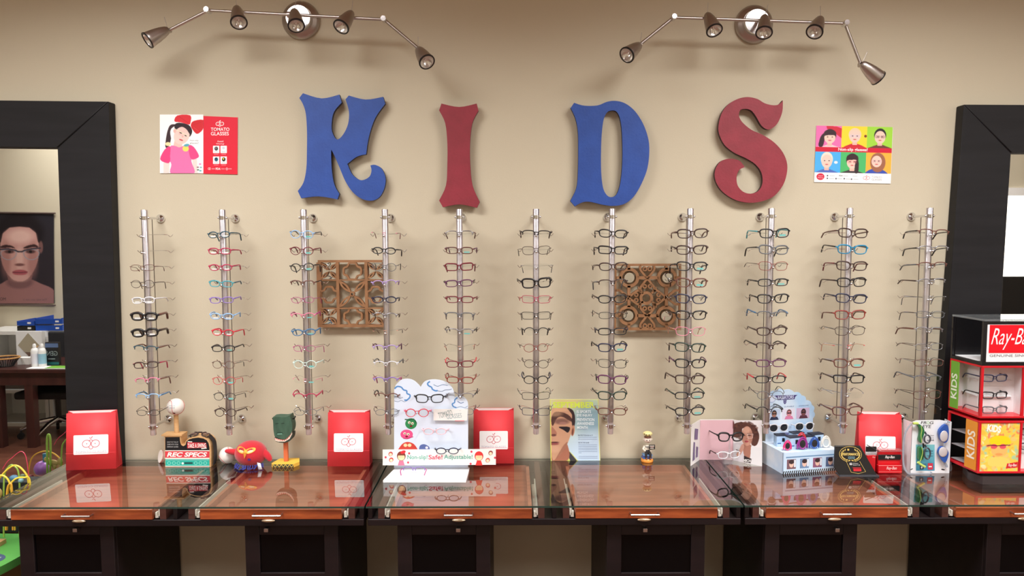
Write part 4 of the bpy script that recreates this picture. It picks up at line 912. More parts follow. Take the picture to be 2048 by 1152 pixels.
# tomato display stand: cloud shaped board, banner, ledge
def tomato():
    Yb, Yn = -.150, -.178
    sc = 320/1536; X_ = lambda x: 740+x*sc; Y_ = lambda y: 740+y*sc
    c = onz(850, 930, ZT); t = thing('kids_glasses_display', 'white cloud shaped display board with banner reading Non-slip Safe Adjustable', 'display stand', (at(860, 930, Yb).x, (Yb+Yn)/2, ZT+E))
    q = lambda x, y: at(X_(x), Y_(y), Yb)
    out = [(232, 1010), (232, 190)] + smooth([(232, 190), (250, 140), (295, 98), (360, 86), (420, 102), (465, 140), (484, 165)], 4, False)[1:] + smooth([(484, 165), (520, 115), (580, 94), (660, 96), (740, 122), (795, 180), (815, 262)], 4, False)[1:] + smooth([(815, 262), (855, 250), (905, 265), (935, 300), (942, 340)], 4, False)[1:] + [(942, 1010)]
    BRD = mat('white_display_board', (222, 233, 250), .5)
    zb = ZT+E+.009; P = [q(*p) for p in out]
    for p in P: p.z = max(p.z, zb)
    MB().slab([P], (0, .006, 0)).build('cloud_board', BRD, t)
    # ledge lying on the glass
    a, b = onz(766, 961, ZT+.008), onz(932, 961, ZT+.008)
    bb = at(936, 925, Yb)
    MB().slab([[Vector((a.x, a.y, ZT+E)), Vector((b.x, b.y, ZT+E)), Vector((b.x+.004, Yb+.006, ZT+E)), Vector((at(790, 925, Yb).x, Yb+.006, ZT+E))]], (0, 0, .008)).build('ledge', mat('white_ledge', (246, 246, 248), .4), t)
    qn = lambda x, y: at(X_(x), Y_(y), Yn)
    MB().slab([[qn(x, y) for x, y in ((122, 765), (1208, 760), (1208, 910), (122, 915))]], (0, .002, 0)).build('banner', PAPER, t)
    for s_ in (300, 880): p0 = qn(s_, 880); MB().box((p0.x-.006, Yn+.002, p0.z-.006), (p0.x+.006, Yb, p0.z+.006)).build('banner_spacer', CLEAR, t)
    cv = Canvas(qn)
    cv.text('Non-slip!', 358, 815, 552, 868, (90, 178, 160), 2, .012); cv.text('Safe!', 562, 815, 696, 858, (214, 70, 100), 2, .012); cv.text('Adjustable!', 710, 812, 985, 866, (96, 178, 160), 2, .012)
    def kid(x, y, s_, hair, bow=None, body=(236, 120, 150)):
        cv.ell(x, y, 42*s_, 46*s_, hair, 1); cv.ell(x, y+10*s_, 33*s_, 32*s_, (252, 226, 180), 2); cv.poly([(x-34*s_, y+90*s_), (x-20*s_, y+44*s_), (x+20*s_, y+44*s_), (x+34*s_, y+90*s_)], body, 1)
        cv.ring(x-13*s_, y+8*s_, 10*s_, 8*s_, 2.5*s_, (230, 170, 120), 3); cv.ring(x+13*s_, y+8*s_, 10*s_, 8*s_, 2.5*s_, (230, 170, 120), 3); cv.rect(x-34*s_, y-26*s_, x+34*s_, y-6*s_, hair, 3)
        if bow: cv.ell(x+18*s_, y-38*s_, 26*s_, 15*s_, bow, 4, rot=-20)
    kid(300, 826, 1, (130, 62, 50), (224, 50, 60)); kid(1046, 826, 1, (220, 60, 60), None, (226, 60, 60))
    for x, y, s_, h_ in ((198, 806, .6, (200, 80, 80)), (204, 862, .6, (214, 70, 70)), (1158, 796, .6, (150, 60, 60)), (1130, 866, .6, (206, 90, 80))): cv.ell(x, y, 34*s_, 38*s_, h_, 1, rot=30); cv.ell(x, y+8*s_, 24*s_, 24*s_, (252, 224, 190), 2)
    for x, y in ((150, 838), (366, 888), (376, 800), (974, 784), (966, 900), (1200, 842)): cv.ell(x, y, 10, 11, (214, 70, 90), 1)
    cv.build('banner_print', t)
    cv = Canvas(q)
    BLc = (92, 146, 206)
    cv.line(smooth([(236, 180), (262, 158), (300, 165), (322, 190), (352, 200), (355, 225), (384, 240), (378, 268), (350, 290), (330, 286)], 3, False), 14, BLc, 1)
    cv.line(smooth([(232, 262), (262, 256), (285, 272), (316, 262)], 3, False), 4, (90, 110, 140), 1); cv.line(smooth([(232, 296), (270, 304), (300, 292), (330, 305), (360, 292)], 3, False), 4, (110, 130, 160), 1)
    cv.line(smooth([(575, 110), (552, 130), (565, 152), (590, 165), (600, 185), (630, 200), (650, 196)], 3, False), 14, BLc, 1); cv.line(smooth([(650, 200), (690, 205), (720, 192), (760, 190), (785, 182)], 3, False), 5, (100, 120, 150), 1); cv.line(smooth([(610, 140), (650, 156), (700, 140), (745, 150)], 3, False), 5, (100, 130, 170), 1)
    cv.line(smooth([(840, 265), (815, 285), (812, 312), (790, 325), (800, 350), (830, 362)], 3, False), 12, BLc, 1); cv.line(smooth([(840, 300), (870, 318), (900, 310)], 3, False), 6, (80, 110, 160), 1); cv.line(smooth([(830, 362), (870, 352), (910, 362), (938, 345)], 3, False), 4, (110, 130, 160), 1)
    def fruit(x, y, rx, ry, c_, rot=0):
        cv.ell(x, y, rx, ry, c_, 1, rot); cv.ell(x-rx*.3, y-ry*.2, rx*.22, ry*.25, (250, 236, 210), 2); cv.ell(x+rx*.25, y-ry*.05, rx*.22, ry*.25, (250, 236, 210), 2); cv.ell(x-rx*.27, y-ry*.15, rx*.09, ry*.12, (40, 40, 40), 3); cv.ell(x+rx*.27, y, rx*.09, ry*.12, (40, 40, 40), 3); cv.ell(x, y+ry*.45, rx*.22, ry*.18, (120, 30, 30), 2)
    fruit(394, 515, 56, 52, (50, 140, 84)); cv.line([(334, 474), (380, 478), (420, 470), (448, 512)], 10, (40, 100, 66), 2)
    fruit(352, 618, 60, 46, (228, 86, 140)); cv.line([(320, 655), (350, 660), (415, 640)], 8, (190, 60, 110), 2)
    cv.poly(smooth([(268, 765), (310, 710), (360, 690), (420, 710), (460, 765)], 4, False), (214, 72, 60), 1); cv.ell(340, 722, 18, 16, (250, 220, 170), 2); cv.ell(380, 722, 18, 16, (250, 220, 170), 2)
    cv.poly(smooth([(470, 765), (480, 725), (520, 712), (565, 735), (575, 765)], 4, False), (96, 112, 170), 1); cv.ell(545, 745, 14, 12, (240, 235, 240), 2)
    cv.build('board_print', t)
    # small name card
    k = thing('name_card', 'small white card with Tomato Glasses lettering clipped on the cloud board', 'card', tuple(at(900, 842, Yb-.012)))
    qc = lambda x, y: at(X_(x), Y_(y), Yb-.010)
    MB().slab([[qc(x, y) for x, y in ((607, 376), (940, 374), (932, 486), (610, 484))]], (0, .0015, 0)).build('card', PAPER, k)
    MB().box((qc(700, 400).x, Yb-.0085, qc(700, 450).z), (qc(720, 400).x, Yb, qc(700, 430).z)).build('card_clip', CLEAR, k)
    cv = Canvas(qc); cv.text('TOMATO', 655, 396, 790, 450, (130, 150, 150), 1, rot=-14); cv.text('GLASSES', 735, 420, 880, 464, (150, 175, 180), 1, rot=-6); cv.rect(815, 484, 905, 490, (240, 130, 140), 1); cv.build('card_print', k)
    # frames mounted on the board
    for cx, cy, sh, c_, tc, lab, scl in ((572, 275, 'soft', 'black', 'black', 'black eyeglasses at the top of the white cloud board', .90), (452, 412, 'round', 'red', 'pink', 'pink and red round eyeglasses beside the name card', .86),
                                         (622, 590, 'oval', 'light pink', 'light pink', 'pale pink eyeglasses in the middle of the white cloud board', .86), (742, 778, 'oval', 'navy', 'grey', 'dark navy eyeglasses in front of the banner lettering', .84)):
        p = at(X_(cx), Y_(cy), Yb-.045 if cy < 700 else Yn-.02)
        eyeglasses(lab, sh, 'full', c_, p, scl, 0, radians(-4), tc, tl=.045 if cy < 700 else .040, drop=.004, group='eyeglasses on the white display stand')
        pg = MB().tube([p+Vector((0, .002, -.003)), Vector((p.x, Yb if cy < 700 else Yn, p.z-.003))], .0028, 8); pg.build('display_peg', CLEAR, t)
    p = at(X_(420), Y_(940), Yb-.045); p.z = ZT+.0095
    p = onz(X_(425), Y_(955), ZT+.022)
    eyeglasses('small purple eyeglasses lying on the white ledge', 'narrow', 'semi', 'purple', p, .72, pi, radians(-88) if False else 0, 'magenta', tl=.05, drop=.010, group='eyeglasses on the white display stand')
tomato()

# September sign
def september():
    Y = yon(922); sc = .2257; q = lambda x, y: at(1060+x*sc, 700+y*sc, Y); c = q(400, 990)
    t = thing('printed_sign', 'September sports eye injury sign with half a boy\'s face, standing on the glass', 'sign', (c.x, Y, ZT+E))
    W0, W1, T0, B0 = 178, 614, 442, 995
    def bend(x, y):
        f = (y-T0)/(B0-T0); xx = x + (-4*(1-f) if x > 400 else 0) + 10*f*(x-W0)/(W1-W0)*.4 + 6*f; p = q(xx, y); p.y += .004*sin(pi*f)+.012*(1-f); p.z = max(p.z, ZT+E); return p
    m = MB(); n = 14; vs = [bend(x, T0+(B0-T0)*i/n)+Vector((0, .0012, 0)) for i in range(n+1) for x in (W0, W1)]
    m.add(vs, [(2*i, 2*i+1, 2*i+3, 2*i+2) for i in range(n)]); o = m.build('sign_card', PAPER, t); s_ = o.modifiers.new('s', 'SOLIDIFY'); s_.thickness = .001; s_.offset = 1
    P = Painter(W0, T0, W1, B0, 170, (150, 180, 205))
    P.vgrad(T0, (206, 222, 180), B0, (188, 214, 240)); P.ell(330, 440, 160, 90, (226, 206, 140), .9, .8); P.ell(540, 620, 160, 130, (120, 160, 190), .9, .7); P.ell(560, 860, 200, 130, (200, 224, 248), .9, .9)
    P.poly(smooth([(178, 990), (240, 960), (300, 890), (345, 900), (420, 985), (430, 1000), (178, 1000)], 3, False), (216, 220, 120)); P.poly([(318, 900), (345, 905), (412, 985), (350, 985)], (60, 60, 66))
    P.poly(smooth([(190, 990), (192, 820), (240, 700), (330, 850), (330, 975)], 4), (170, 110, 88))
    P.poly(smooth([(188, 560), (240, 525), (330, 520), (388, 570), (392, 640), (378, 700), (330, 830), (290, 900), (240, 945), (188, 950)], 4), (206, 158, 128))
    P.poly(smooth([(188, 620), (215, 560), (290, 560), (350, 590), (382, 640), (345, 632), (290, 600), (240, 610), (200, 680)], 4), (78, 52, 48), .95)
    P.poly(smooth([(330, 520), (380, 540), (400, 600), (398, 660), (380, 700), (368, 640), (372, 580)], 4), (58, 44, 46))
    P.ell(225, 570, 60, 26, (232, 190, 150), .8, .5); P.ell(265, 535, 70, 16, (226, 180, 140), .8, .8)
    P.ell(280, 640, 66, 26, (120, 84, 78), .6, .8); P.ell(290, 655, 34, 12, (178, 130, 118), .5, .7)
    P.poly(smooth([(252, 690), (300, 684), (350, 692), (348, 720), (330, 738), (296, 715)], 4), (40, 34, 40))
    P.ell(378, 720, 16, 48, (196, 140, 112), .2, rot=8); P.ell(376, 730, 8, 32, (120, 74, 62), .5, rot=8)
    P.poly(smooth([(190, 690), (208, 700), (236, 745), (212, 768), (190, 765)], 4), (176, 120, 100)); P.ell(208, 760, 22, 10, (110, 66, 62), .5)
    P.ell(205, 835, 46, 12, (150, 82, 80), .4); P.ell(215, 822, 40, 5, (90, 50, 52), .5); P.ell(215, 880, 50, 30, (222, 176, 146), .8, .6)
    P.poly(smooth([(330, 820), (300, 890), (250, 940), (225, 960), (260, 900), (300, 840)], 3), (150, 96, 78), .7)
    for x in (W0, W1-6): P.rect(x, T0, x+6, B0, (226, 226, 100))
    P.rect(W0, T0, W1, T0+5, (226, 232, 130)); P.rect(W0, B0-8, W1, B0, (206, 222, 110))
    cv = Canvas(bend); cv.raster(P, 1)
    cv.text('SEPTEMBER', 204, 466, 578, 520, (220, 240, 90), 3, .03)
    for i, (s_, x1) in enumerate((('IS SPORTS', 545), ('EYE INJURY', 556), ('PREVENTION', 572), ('AWARENESS', 568), ('MONTH', 512))): cv.text(s_, 418, 540+35*i, x1, 566+35*i, (240, 250, 255), 3, .02)
    cv.text('PROTECTION BE IN IT?', 424, 756, 556, 768, (90, 110, 140), 3); cv.text('GET IN THE GAME', 424, 820, 520, 831, (80, 96, 130), 3)
    for y in (704, 777, 793, 842, 856, 871, 885, 900, 912, 942, 957): cv.rect(424, y, 590 if y not in (704, 912) else (505 if y == 704 else 450), y+4, (150, 172, 204), 3)
    cv.build('sign_print', t)
september()

# little painted figurine on a stack of books
def figurine():
    Y = yon(925)+.012; c = at(1294, 927, Y); s = .00176; z = ZT+E
    t = thing('figurine', 'tiny resin figurine in a cream cap and striped shirt holding a black sign', 'figurine', (c.x, Y, z))
    pal = lambda n, c_: mat('resin_'+n, c_, .35)
    zz = lambda py: at(1294, py, Y).z
    MB().lathe([(.0225, 0), (.0235, .004), (.022, .009), (.019, .012)], (c.x, Y, z), (0, 0, 1), 26).build('base', pal('orange', (232, 150, 60)), t)
    for i, (n, c_, r) in enumerate((('blue', (60, 110, 190), 6), ('violet', (96, 90, 150), -9), ('lightblue', (110, 160, 214), 3))):
        zb = z+.012+.0055*i; bevel(MB().box((c.x-.019+.001*i, Y-.014, zb), (c.x+.016+.001*i, Y+.014, zb+.0052), rot=Matrix.Rotation(radians(r), 3, 'Z')).build('book', pal(n, c_), t), .0008)
    zb = z+.0285
    MB().ell((c.x+.001, Y-.002, zb+.010), (.012, .011, .011)).tube([(c.x-.005, Y-.006, zb+.006), (c.x-.007, Y-.018, zb+.004), (c.x-.006, Y-.017, zb-.012)], [.0055, .005, .004], 10).tube([(c.x+.007, Y-.006, zb+.006), (c.x+.010, Y-.018, zb+.003), (c.x+.009, Y-.017, zb-.012)], [.0055, .005, .004], 10).build('trousers', pal('charcoal', (46, 44, 48)), t)
    MB().ell((c.x-.006, Y-.019, zb-.013), (.004, .006, .0035)).ell((c.x+.009, Y-.019, zb-.013), (.004, .006, .0035)).build('shoes', pal('brown', (110, 60, 44)), t)
    MB().lathe([(.0115, 0), (.0125, .008), (.0105, .016), (.006, .021)], (c.x, Y, zb+.013), (0, 0, 1), 20, sy=.85).build('shirt', pal('white', (228, 220, 204)), t)
    st = MB()
    for k in range(4): st.lathe([(.0121-.0004*k, 0), (.0126-.0006*k, .0013), (.0121-.0006*k, .0024)], (c.x, Y, zb+.015+.0045*k), (0, 0, 1), 20, sy=.87, caps=False)
    st.build('shirt_stripes', pal('black', (34, 32, 34)), t)
    for s_ in (-1, 1): MB().tube([(c.x+s_*.010, Y, zb+.030), (c.x+s_*.0165, Y-.006, zb+.020), (c.x+s_*.012, Y-.013, zb+.016)], [.0045, .0042, .0036], 10).ell((c.x+s_*.011, Y-.014, zb+.016), .0038).build('arm', pal('white', (228, 220, 204)), t)
    zh = zz(879); MB().ell((c.x+.001, Y-.001, zh), (.0155, .0145, .0125), seg=24).ell((c.x+.001, Y-.0155, zh-.002), (.0028, .0028, .0022), seg=8, rings=6).ell((c.x-.0145, Y, zh), (.003, .002, .004), seg=8, rings=6).ell((c.x+.0165, Y, zh), (.003, .002, .004), seg=8, rings=6).build('head', pal('pale', (232, 218, 206)), t)
    MB().lathe([(.0135, 0), (.0138, .002), (.0125, .0035)], (c.x+.001, Y-.001, zh+.0085), (0, 0, 1), 20).build('hatband', pal('brown', (70, 50, 44)), t)
    hc = zz(867); MB().ell((c.x+.001, Y-.001, hc), (.0178, .0165, .0095), seg=24).build('cap', pal('cream', (238, 226, 160)), t)
    cv = Canvas(lambda x, y: Vector((c.x+.001+x, Y-.001-.0170*math.sqrt(max(0, 1-(x/.0182)**2-(y/.012)**2))-.0003, hc-y)))
    for x in (-.008, .003): cv.ell(x, .001, .0022, .0024, (70, 60, 50), 1)
    cv.ell(-.0142, -.001, .0016, .002, (70, 60, 50), 1); cv.build('cap_spots', t)
    cv = Canvas(lambda x, y: Vector((c.x+.001+x, Y-.001-.0148*math.sqrt(max(0, 1-(x/.0156)**2-(y/.0128)**2))-.0004, zh-y)))
    for x in (-.005, .005): cv.ell(x, -.001, .0018, .0016, (60, 40, 40), 1)
    cv.line([(-.004, .006), (0, .0075), (.004, .006)], .0011, (190, 90, 80), 1); cv.build('face_paint', t)
    sx = c.x+.014; sz = zz(891); MB().box((sx-.011, Y-.021, sz-.0085), (sx+.012, Y-.018, sz+.0085)).build('sign', pal('black', (34, 32, 34)), t)
    cv = Canvas(lambda x, y: Vector((sx+x, Y-.0213, sz-y))); cv.rect(-.009, -.006, .009, -.003, (220, 215, 205), 1); cv.rect(-.006, -.001, .007, .001, (220, 180, 170), 1); cv.rect(-.007, .003, .007, .0055, (220, 215, 205), 1); cv.build('sign_lettering', t)
figurine()

def hit(p0, n):
    """mapper onto any upright or leaning plane through p0 with normal n"""
    p0, n = Vector(p0), Vector(n)
    def f(x, y):
        d = ray(x, y); return EYE + d*((p0-EYE).dot(n)/d.dot(n))
    return f
def sub(mp, ox, oy, sc): return lambda x, y: mp(ox+x*sc, oy+y*sc)
# ------------------------------------------------------------------ pink three panel card with black eyeglasses
def pink():
    ox, oy, sc = 1380, 830, .0955
    Yc = yon(921) if yon(921) < -.03 else -.03; zb = ZT+E
    B0, B1 = at(1399, 919, Yc), at(1464, 920, Yc)
    FL = onz(1381, 933, ZT); FR = onz(1521, 932, ZT); zt = at(1430, 839, Yc).z
    for v in (B0, B1, FL, FR): v.z = zb
    t = thing('folding_display_card', 'three panel pink and white display card with a curly haired woman in glasses', 'display card', ((B0.x+B1.x)/2, Yc, zb))
    up = Vector((0, 0, zt-zb)); th = Vector((0, .002, 0))
    M = MB()
    for a, b in ((FL, B0), (B0, B1), (B1, FR)): M.slab([[a, b, b+up, a+up]], th)
    M.build('card', PAPER, t)
    def panel(a, b): n = (b-a).cross(Vector((0, 0, 1))).normalized(); n = n if n.y < 0 else -n; return sub(hit(a+n*.0003, n), ox, oy, sc), n
    m, n = panel(B0, B1); cv = Canvas(m, n); 
    W = (B1-B0); g = lambda f, h: B0+W*f+up*h+Vector((0, -.0005, 0))
    cv.mp = lambda x, y: g(x, y); cv.add([(0, .0), (1, .0), (1, .985), (0, .985)], [(0, 1, 2, 3)], (228, 186, 196), 0); cv.build('pink_panel_print', t)
    P = Painter(885, 110, 1510, 1075, 130, (240, 238, 242))
    P.poly(smooth([(880, 250), (960, 170), (1100, 150), (1250, 180), (1380, 270), (1450, 420), (1430, 560), (1380, 640), (1290, 620), (1250, 330), (1100, 280), (1090, 420), (1020, 470), (885, 440)], 4), (92, 58, 50))
    for i in range(60):
        a = random.uniform(0, 6.28); x = 1170+250*cos(a)*random.uniform(.75, 1); y = 340+200*sin(a)*random.uniform(.75, 1)
        if y < 560 and (x < 1090 or x > 1270 or y < 270): P.ell(x, y, 30, 24, random.choice([(70, 42, 38), (120, 78, 64), (100, 62, 54)]), .6, .6)
    P.poly([(885, 590), (1000, 580), (1140, 600), (1120, 980), (885, 960)], (226, 224, 232)); P.ell(1000, 700, 60, 90, (240, 240, 246), .6)
    P.poly(smooth([(1130, 600), (1290, 640), (1290, 880), (1240, 920), (1140, 860), (1110, 700)], 3), (176, 122, 104))
    P.poly(smooth([(1290, 640), (1400, 680), (1500, 720), (1510, 1080), (1260, 1080), (1270, 800)], 3), (232, 234, 238)); P.poly([(1130, 850), (1290, 920), (1270, 1010), (1130, 985)], (52, 42, 44))
    P.ell(1195, 440, 115, 205, (206, 154, 134), .06); P.ell(1185, 320, 75, 60, (222, 176, 154), .7, .7); P.ell(1270, 470, 40, 130, (172, 120, 104), .7, .6)
    P.poly(smooth([(1070, 640), (1120, 600), (1130, 700), (1060, 820), (1010, 870), (970, 820), (1030, 740)], 3), (222, 170, 152))
    P.ell(1245, 425, 34, 14, (96, 66, 60), .5); P.ell(1130, 425, 28, 12, (96, 66, 60), .5); P.line([(1200, 385), (1290, 385)], 10, (110, 74, 62)); P.ell(1185, 555, 42, 20, (176, 74, 84), .3); P.ell(1190, 500, 26, 14, (184, 128, 112), .6)
    P.line([(1200, 400), (1320, 400), (1310, 480), (1220, 490), (1200, 400)], 9, (226, 206, 200)); P.rect(885, 120, 905, 960, (214, 176, 186)); P.ell(895, 200, 34, 80, (110, 60, 60), .5)
    m, n = panel(B1, FR); cv = Canvas(m, n); cv.raster(P, 1); cv.text('MICH', 1120, 925, 1275, 985, (236, 236, 236), 3, .04, rot=6); cv.build('portrait_print', t)
    m, n = panel(FL, B0); cv = Canvas(m, n); cv.mp = lambda x, y: FL+(B0-FL)*x+up*y+Vector((.0012, -.0006, 0))
    for q in ([(.2, .1), (.42, .1), (.42, .52), (.28, .55)], [(.35, .6), (.7, .55), (.75, .8), (.4, .86)], [(.55, .12), (.75, .12), (.78, .35), (.58, .4)]): cv.add(q, [(0, 1, 2, 3)], (120, 104, 140), 1)
    cv.build('side_print', t)
    Yr = Yc-.045; r = thing('acrylic_riser', 'clear acrylic riser in front of the pink display card', 'display riser', (at(1456, 925, Yr).x, Yr, zb))
    a, b = at(1447, 900, Yr), at(1465, 900, Yr); zq = at(1450, 884, Yr).z
    bevel(MB().box((a.x, Yr-.012, zb), (b.x, Yr+.012, at(1450, 903, Yr).z)).build('block', CLEAR, r), .001)
    MB().tube([((a.x+b.x)/2+.006, Yr+.004, zb+.02), ((a.x+b.x)/2+.006, Yr, zq+.012)], .003, 8).build('stem', CLEAR, r)
    p = at(1462, 874, Yr-.012); eyeglasses('chunky black eyeglasses floating in front of the pink display card', 'big', 'full', 'black', p, .84, radians(10), 0, tl=.10, drop=.014, roll=radians(2))
    p = at(1458, 910, Yr-.014); eyeglasses('clear eyeglasses low in front of the pink display card', 'soft', 'full', 'clear', p, .78, radians(10), 0, 'dark brown', tl=.08, drop=.02)
pink()

# ------------------------------------------------------------------ blue sunglasses display
SKYB = mat('sky_printed_card', (176, 210, 242), .5, tint=((226, 238, 250), (9, 9, 9)))
def babiators():
    z0 = ZT+E; A = onz(1565, 949, ZT); w, d, hf = .222, .150, at(1565, 906, A.y).z-ZT
    t = thing('sunglasses_display', 'sky blue scalloped counter display of children\'s sunglasses with striped base', 'display stand', (A.x, A.y, z0), radians(11))
    M = MTX[t.name]; L = lambda x, y, z: M @ Vector((x, y, z)); R3 = M.to_3x3(); N = -(R3 @ Vector((0, 1, 0)))
    tr = MB(); th = .003
    tr.slab([[L(0, 0, 0), L(w, 0, 0), L(w, 0, hf), L(0, 0, hf)]], R3 @ Vector((0, th, 0)))
    tr.slab([[L(0, 0, 0), L(0, d, 0), L(0, d, hf), L(0, 0, hf)]], R3 @ Vector((th, 0, 0))); tr.slab([[L(w, 0, 0), L(w, d, 0), L(w, d, hf), L(w, 0, hf)]], R3 @ Vector((-th, 0, 0)))
    tr.slab([[L(0, d, 0), L(w, d, 0), L(w, d, hf), L(0, d, hf)]], R3 @ Vector((0, -th, 0))); tr.slab([[L(th, th, hf-.0005), L(w-th, th, hf-.0005), L(w-th, d-th, hf-.0005), L(th, d-th, hf-.0005)]], (0, 0, -.002))
    tr.build('tray', SKYB, t)
    # board, coordinates from the enlarged photograph
    yb = d-.006; H = at(1590, 776, (L(0.1, d, 0)).y).z-ZT
    bx = lambda X: .014+(X-90)/635*.198; bz = lambda Y: H-(Y-30)/(700-30)*(H-.07)
    bp = lambda X, Y, k=0.: L(bx(X), yb-k, bz(Y))
    out = [(90, 1010), (88, 170)]
    def scal(a, b, bul, n=6):
        dx, dy = b[0]-a[0], b[1]-a[1]; m = math.hypot(dx, dy); return [(a[0]+dx*i/n+dy/m*bul*sin(pi*i/n), a[1]+dy*i/n-dx/m*bul*sin(pi*i/n)) for i in range(1, n+1)]
    pts = [(88, 170), (120, 90), (200, 62), (330, 52), (462, 88), (560, 130), (620, 190), (700, 250), (725, 330), (720, 420)]
    for a, b in zip(pts, pts[1:]): out += scal(a, b, 22)
    out += [(722, 1010)]
    P = [bp(*p) for p in out]
    for p in P: p.z = max(p.z, z0+hf+.0005)
    MB().slab([P], R3 @ Vector((0, .004, 0))).build('scalloped_board', SKYB, t)
    cv = Canvas(lambda x, y: bp(x, y), N); NV = (70, 60, 120)
    cv.poly([(195, 112), (500, 118), (470, 140), (462, 170), (235, 170), (225, 140)], NV, 1); cv.text('BABIATORS', 238, 120, 452, 162, (214, 222, 246), 2, .02)
    cv.poly([(312, 174), (356, 174), (352, 210), (334, 226), (316, 210)], NV, 1); cv.ring(334, 195, 10, 12, 4, (170, 180, 220), 2)
    cv.ell(160, 150, 46, 44, (216, 226, 246), 2); cv.ring(160, 150, 46, 44, 4, (130, 150, 210), 3)
    cv.poly([(275, 575), (455, 578), (430, 608), (300, 606)], NV, 1); cv.text('BABIATORS', 305, 580, 430, 602, (200, 210, 240), 2)
    cv.line([(300, 612), (360, 640), (430, 615)], 6, (230, 120, 110), 2)
    for s_, x0, x1 in (('SAFE', 168, 230), ('DURABLE', 328, 455), ('AWESOME', 520, 655)): cv.text(s_, x0, 248, x1, 264, (84, 110, 160), 1)
    for i, (x0, c1, hr, sk, cl) in enumerate(((100, (196, 210, 236), (40, 34, 40), (170, 120, 104), (46, 52, 80)), (298, (226, 224, 240), (120, 80, 74), (214, 140, 150), (220, 130, 170)), (492, (206, 180, 210), (50, 40, 46), (120, 74, 76), (90, 50, 66)))):
        x1 = x0+175; cv.rect(x0, 282, x1, 412, c1, 1); cx = (x0+x1)/2+8
        cv.poly([(cx-60, 412), (cx-40, 372), (cx+40, 372), (cx+62, 412)], cl, 2); cv.ell(cx, 335, 34, 44, hr, 2); cv.ell(cx, 345, 28, 34, sk, 3); cv.ell(cx-13, 336, 13, 9, (30, 28, 34), 4); cv.ell(cx+13, 336, 13, 9, (30, 28, 34), 4)
    cv.build('board_print', t)
    cv = Canvas(lambda x, y: L(x, 0, hf*(1-y)), N)
    cv.rect(.003, .03, w-.003, .86, (196, 222, 246), 1)
    n = 26
    for i in range(n): a = w*i/n; cv.poly([(a+.004, .86), (a+.0085, .86), (a+.0045, 1), (a, 1)], (30, 32, 30), 2)
    cv.rect(.012, .20, w-.015, .26, (110, 150, 190), 2)
    for i, c_ in enumerate(((120, 90, 100), (110, 140, 180), (140, 90, 120), (90, 110, 150))):
        x = .016+.052*i; cv.rect(x, .33, x+.036, .78, c_, 2); cv.ell(x+.018, .55, .009, .16, (226, 190, 176), 3); cv.ell(x+.018, .45, .010, .10, (60, 46, 50), 4); cv.rect(x+.028, .36, x+.035, .7, (220, 230, 244), 3)
    cv.build('front_print', t)
    # white sunglasses on the board
    for k, (X, Y, lab) in enumerate(((205, 485, 'white framed aviator sunglasses on the left of the blue scalloped board'), (548, 487, 'white framed aviator sunglasses on the right of the blue scalloped board'))):
        p = bp(X, Y, .030); eyeglasses(lab, 'aviator', 'full', 'clear', p, .66, radians(11), 0, tl=.030, drop=.004, group='sunglasses on the blue display', lens=DARKL, cat='sunglasses', name='sunglasses')
    # product boxes in the tray
    zt_ = hf+.0003
    BXM = mat('blue_box_card', (166, 198, 232), .5, tint=((200, 222, 242), (30, 30, 30)))
    for i, (x, y, bw, bh, lab) in enumerate(((.040, .085, .040, .042, 'left back'), (.068, .048, .046, .044, 'left front'), (.108, .09, .046, .046, 'middle back'), (.140, .060, .034, .040, 'middle'), (.172, .068, .050, .044, 'right'))):
        b = thing('product_box', 'small pale blue sunglasses box with black top, %s of the blue display tray' % lab, 'box', tuple(L(x, y, zt_)), radians(11+(-8, 6, 3, -5, 4)[i]), group='boxes in the blue display')
        Mb = MTX[b.name]; q = lambda a, c, e: Mb @ Vector((a, c, e))
        def bxx(mb, lo, hi):
            vs = [q(a, c, e) for e in (lo[2], hi[2]) for a, c in ((lo[0], lo[1]), (hi[0], lo[1]), (hi[0], hi[1]), (lo[0], hi[1]))]
            return mb.add(vs, [(0, 3, 2, 1), (4, 5, 6, 7), (0, 1, 5, 4), (1, 2, 6, 5), (2, 3, 7, 6), (3, 0, 4, 7)])
        bxx(MB(), (-bw/2, -.014, 0), (bw/2, .014, bh)).build('carton', BXM, b)
        bxx(bxx(MB(), (-bw/2-.0006, -.0146, bh-.003), (bw/2+.0006, .0146, bh+.0006)), (-.012, -.006, bh), (.012, .006, bh+.0016)).build('lid', mat('black_box_lid', (38, 44, 60), .5), b)
        cv = Canvas(lambda x_, y_: q(x_, -.0142, y_), -(Mb.to_3x3() @ Vector((0, 1, 0)))); cv.rect(0, .018, bw*.24, bh*.76, (34, 34, 42), 1); cv.rect(-bw*.42, .01, -bw*.1, .014, (70, 110, 170), 1); cv.build('window_print', b)
    # folded sunglasses standing in front
    for i, (x, y, c_, nm, s_) in enumerate(((.030, .022, 'magenta', 'hot pink', .85), (.090, .022, 'purple', 'purple', 1.05), (.138, .022, 'blue', 'blue', 1.0), (.187, .026, 'clear', 'white', 1.0), (.100, .045, 'red', 'red', 1.0))):
        g = thing('folded_sunglasses', 'small folded %s sunglasses standing upright in the blue display tray' % nm, 'sunglasses', tuple(L(x, y, zt_)), group='folded sunglasses in the blue display')
        col_ = mat('sun_'+nm.replace(' ', '_'), {'magenta': (226, 60, 130), 'purple': (150, 50, 140), 'blue': (50, 90, 170), 'clear': (236, 234, 226), 'red': (206, 60, 70)}[c_], .3)
        C_ = L(x, y, zt_ + (.0 if i < 4 else .012)); h = .044*s_
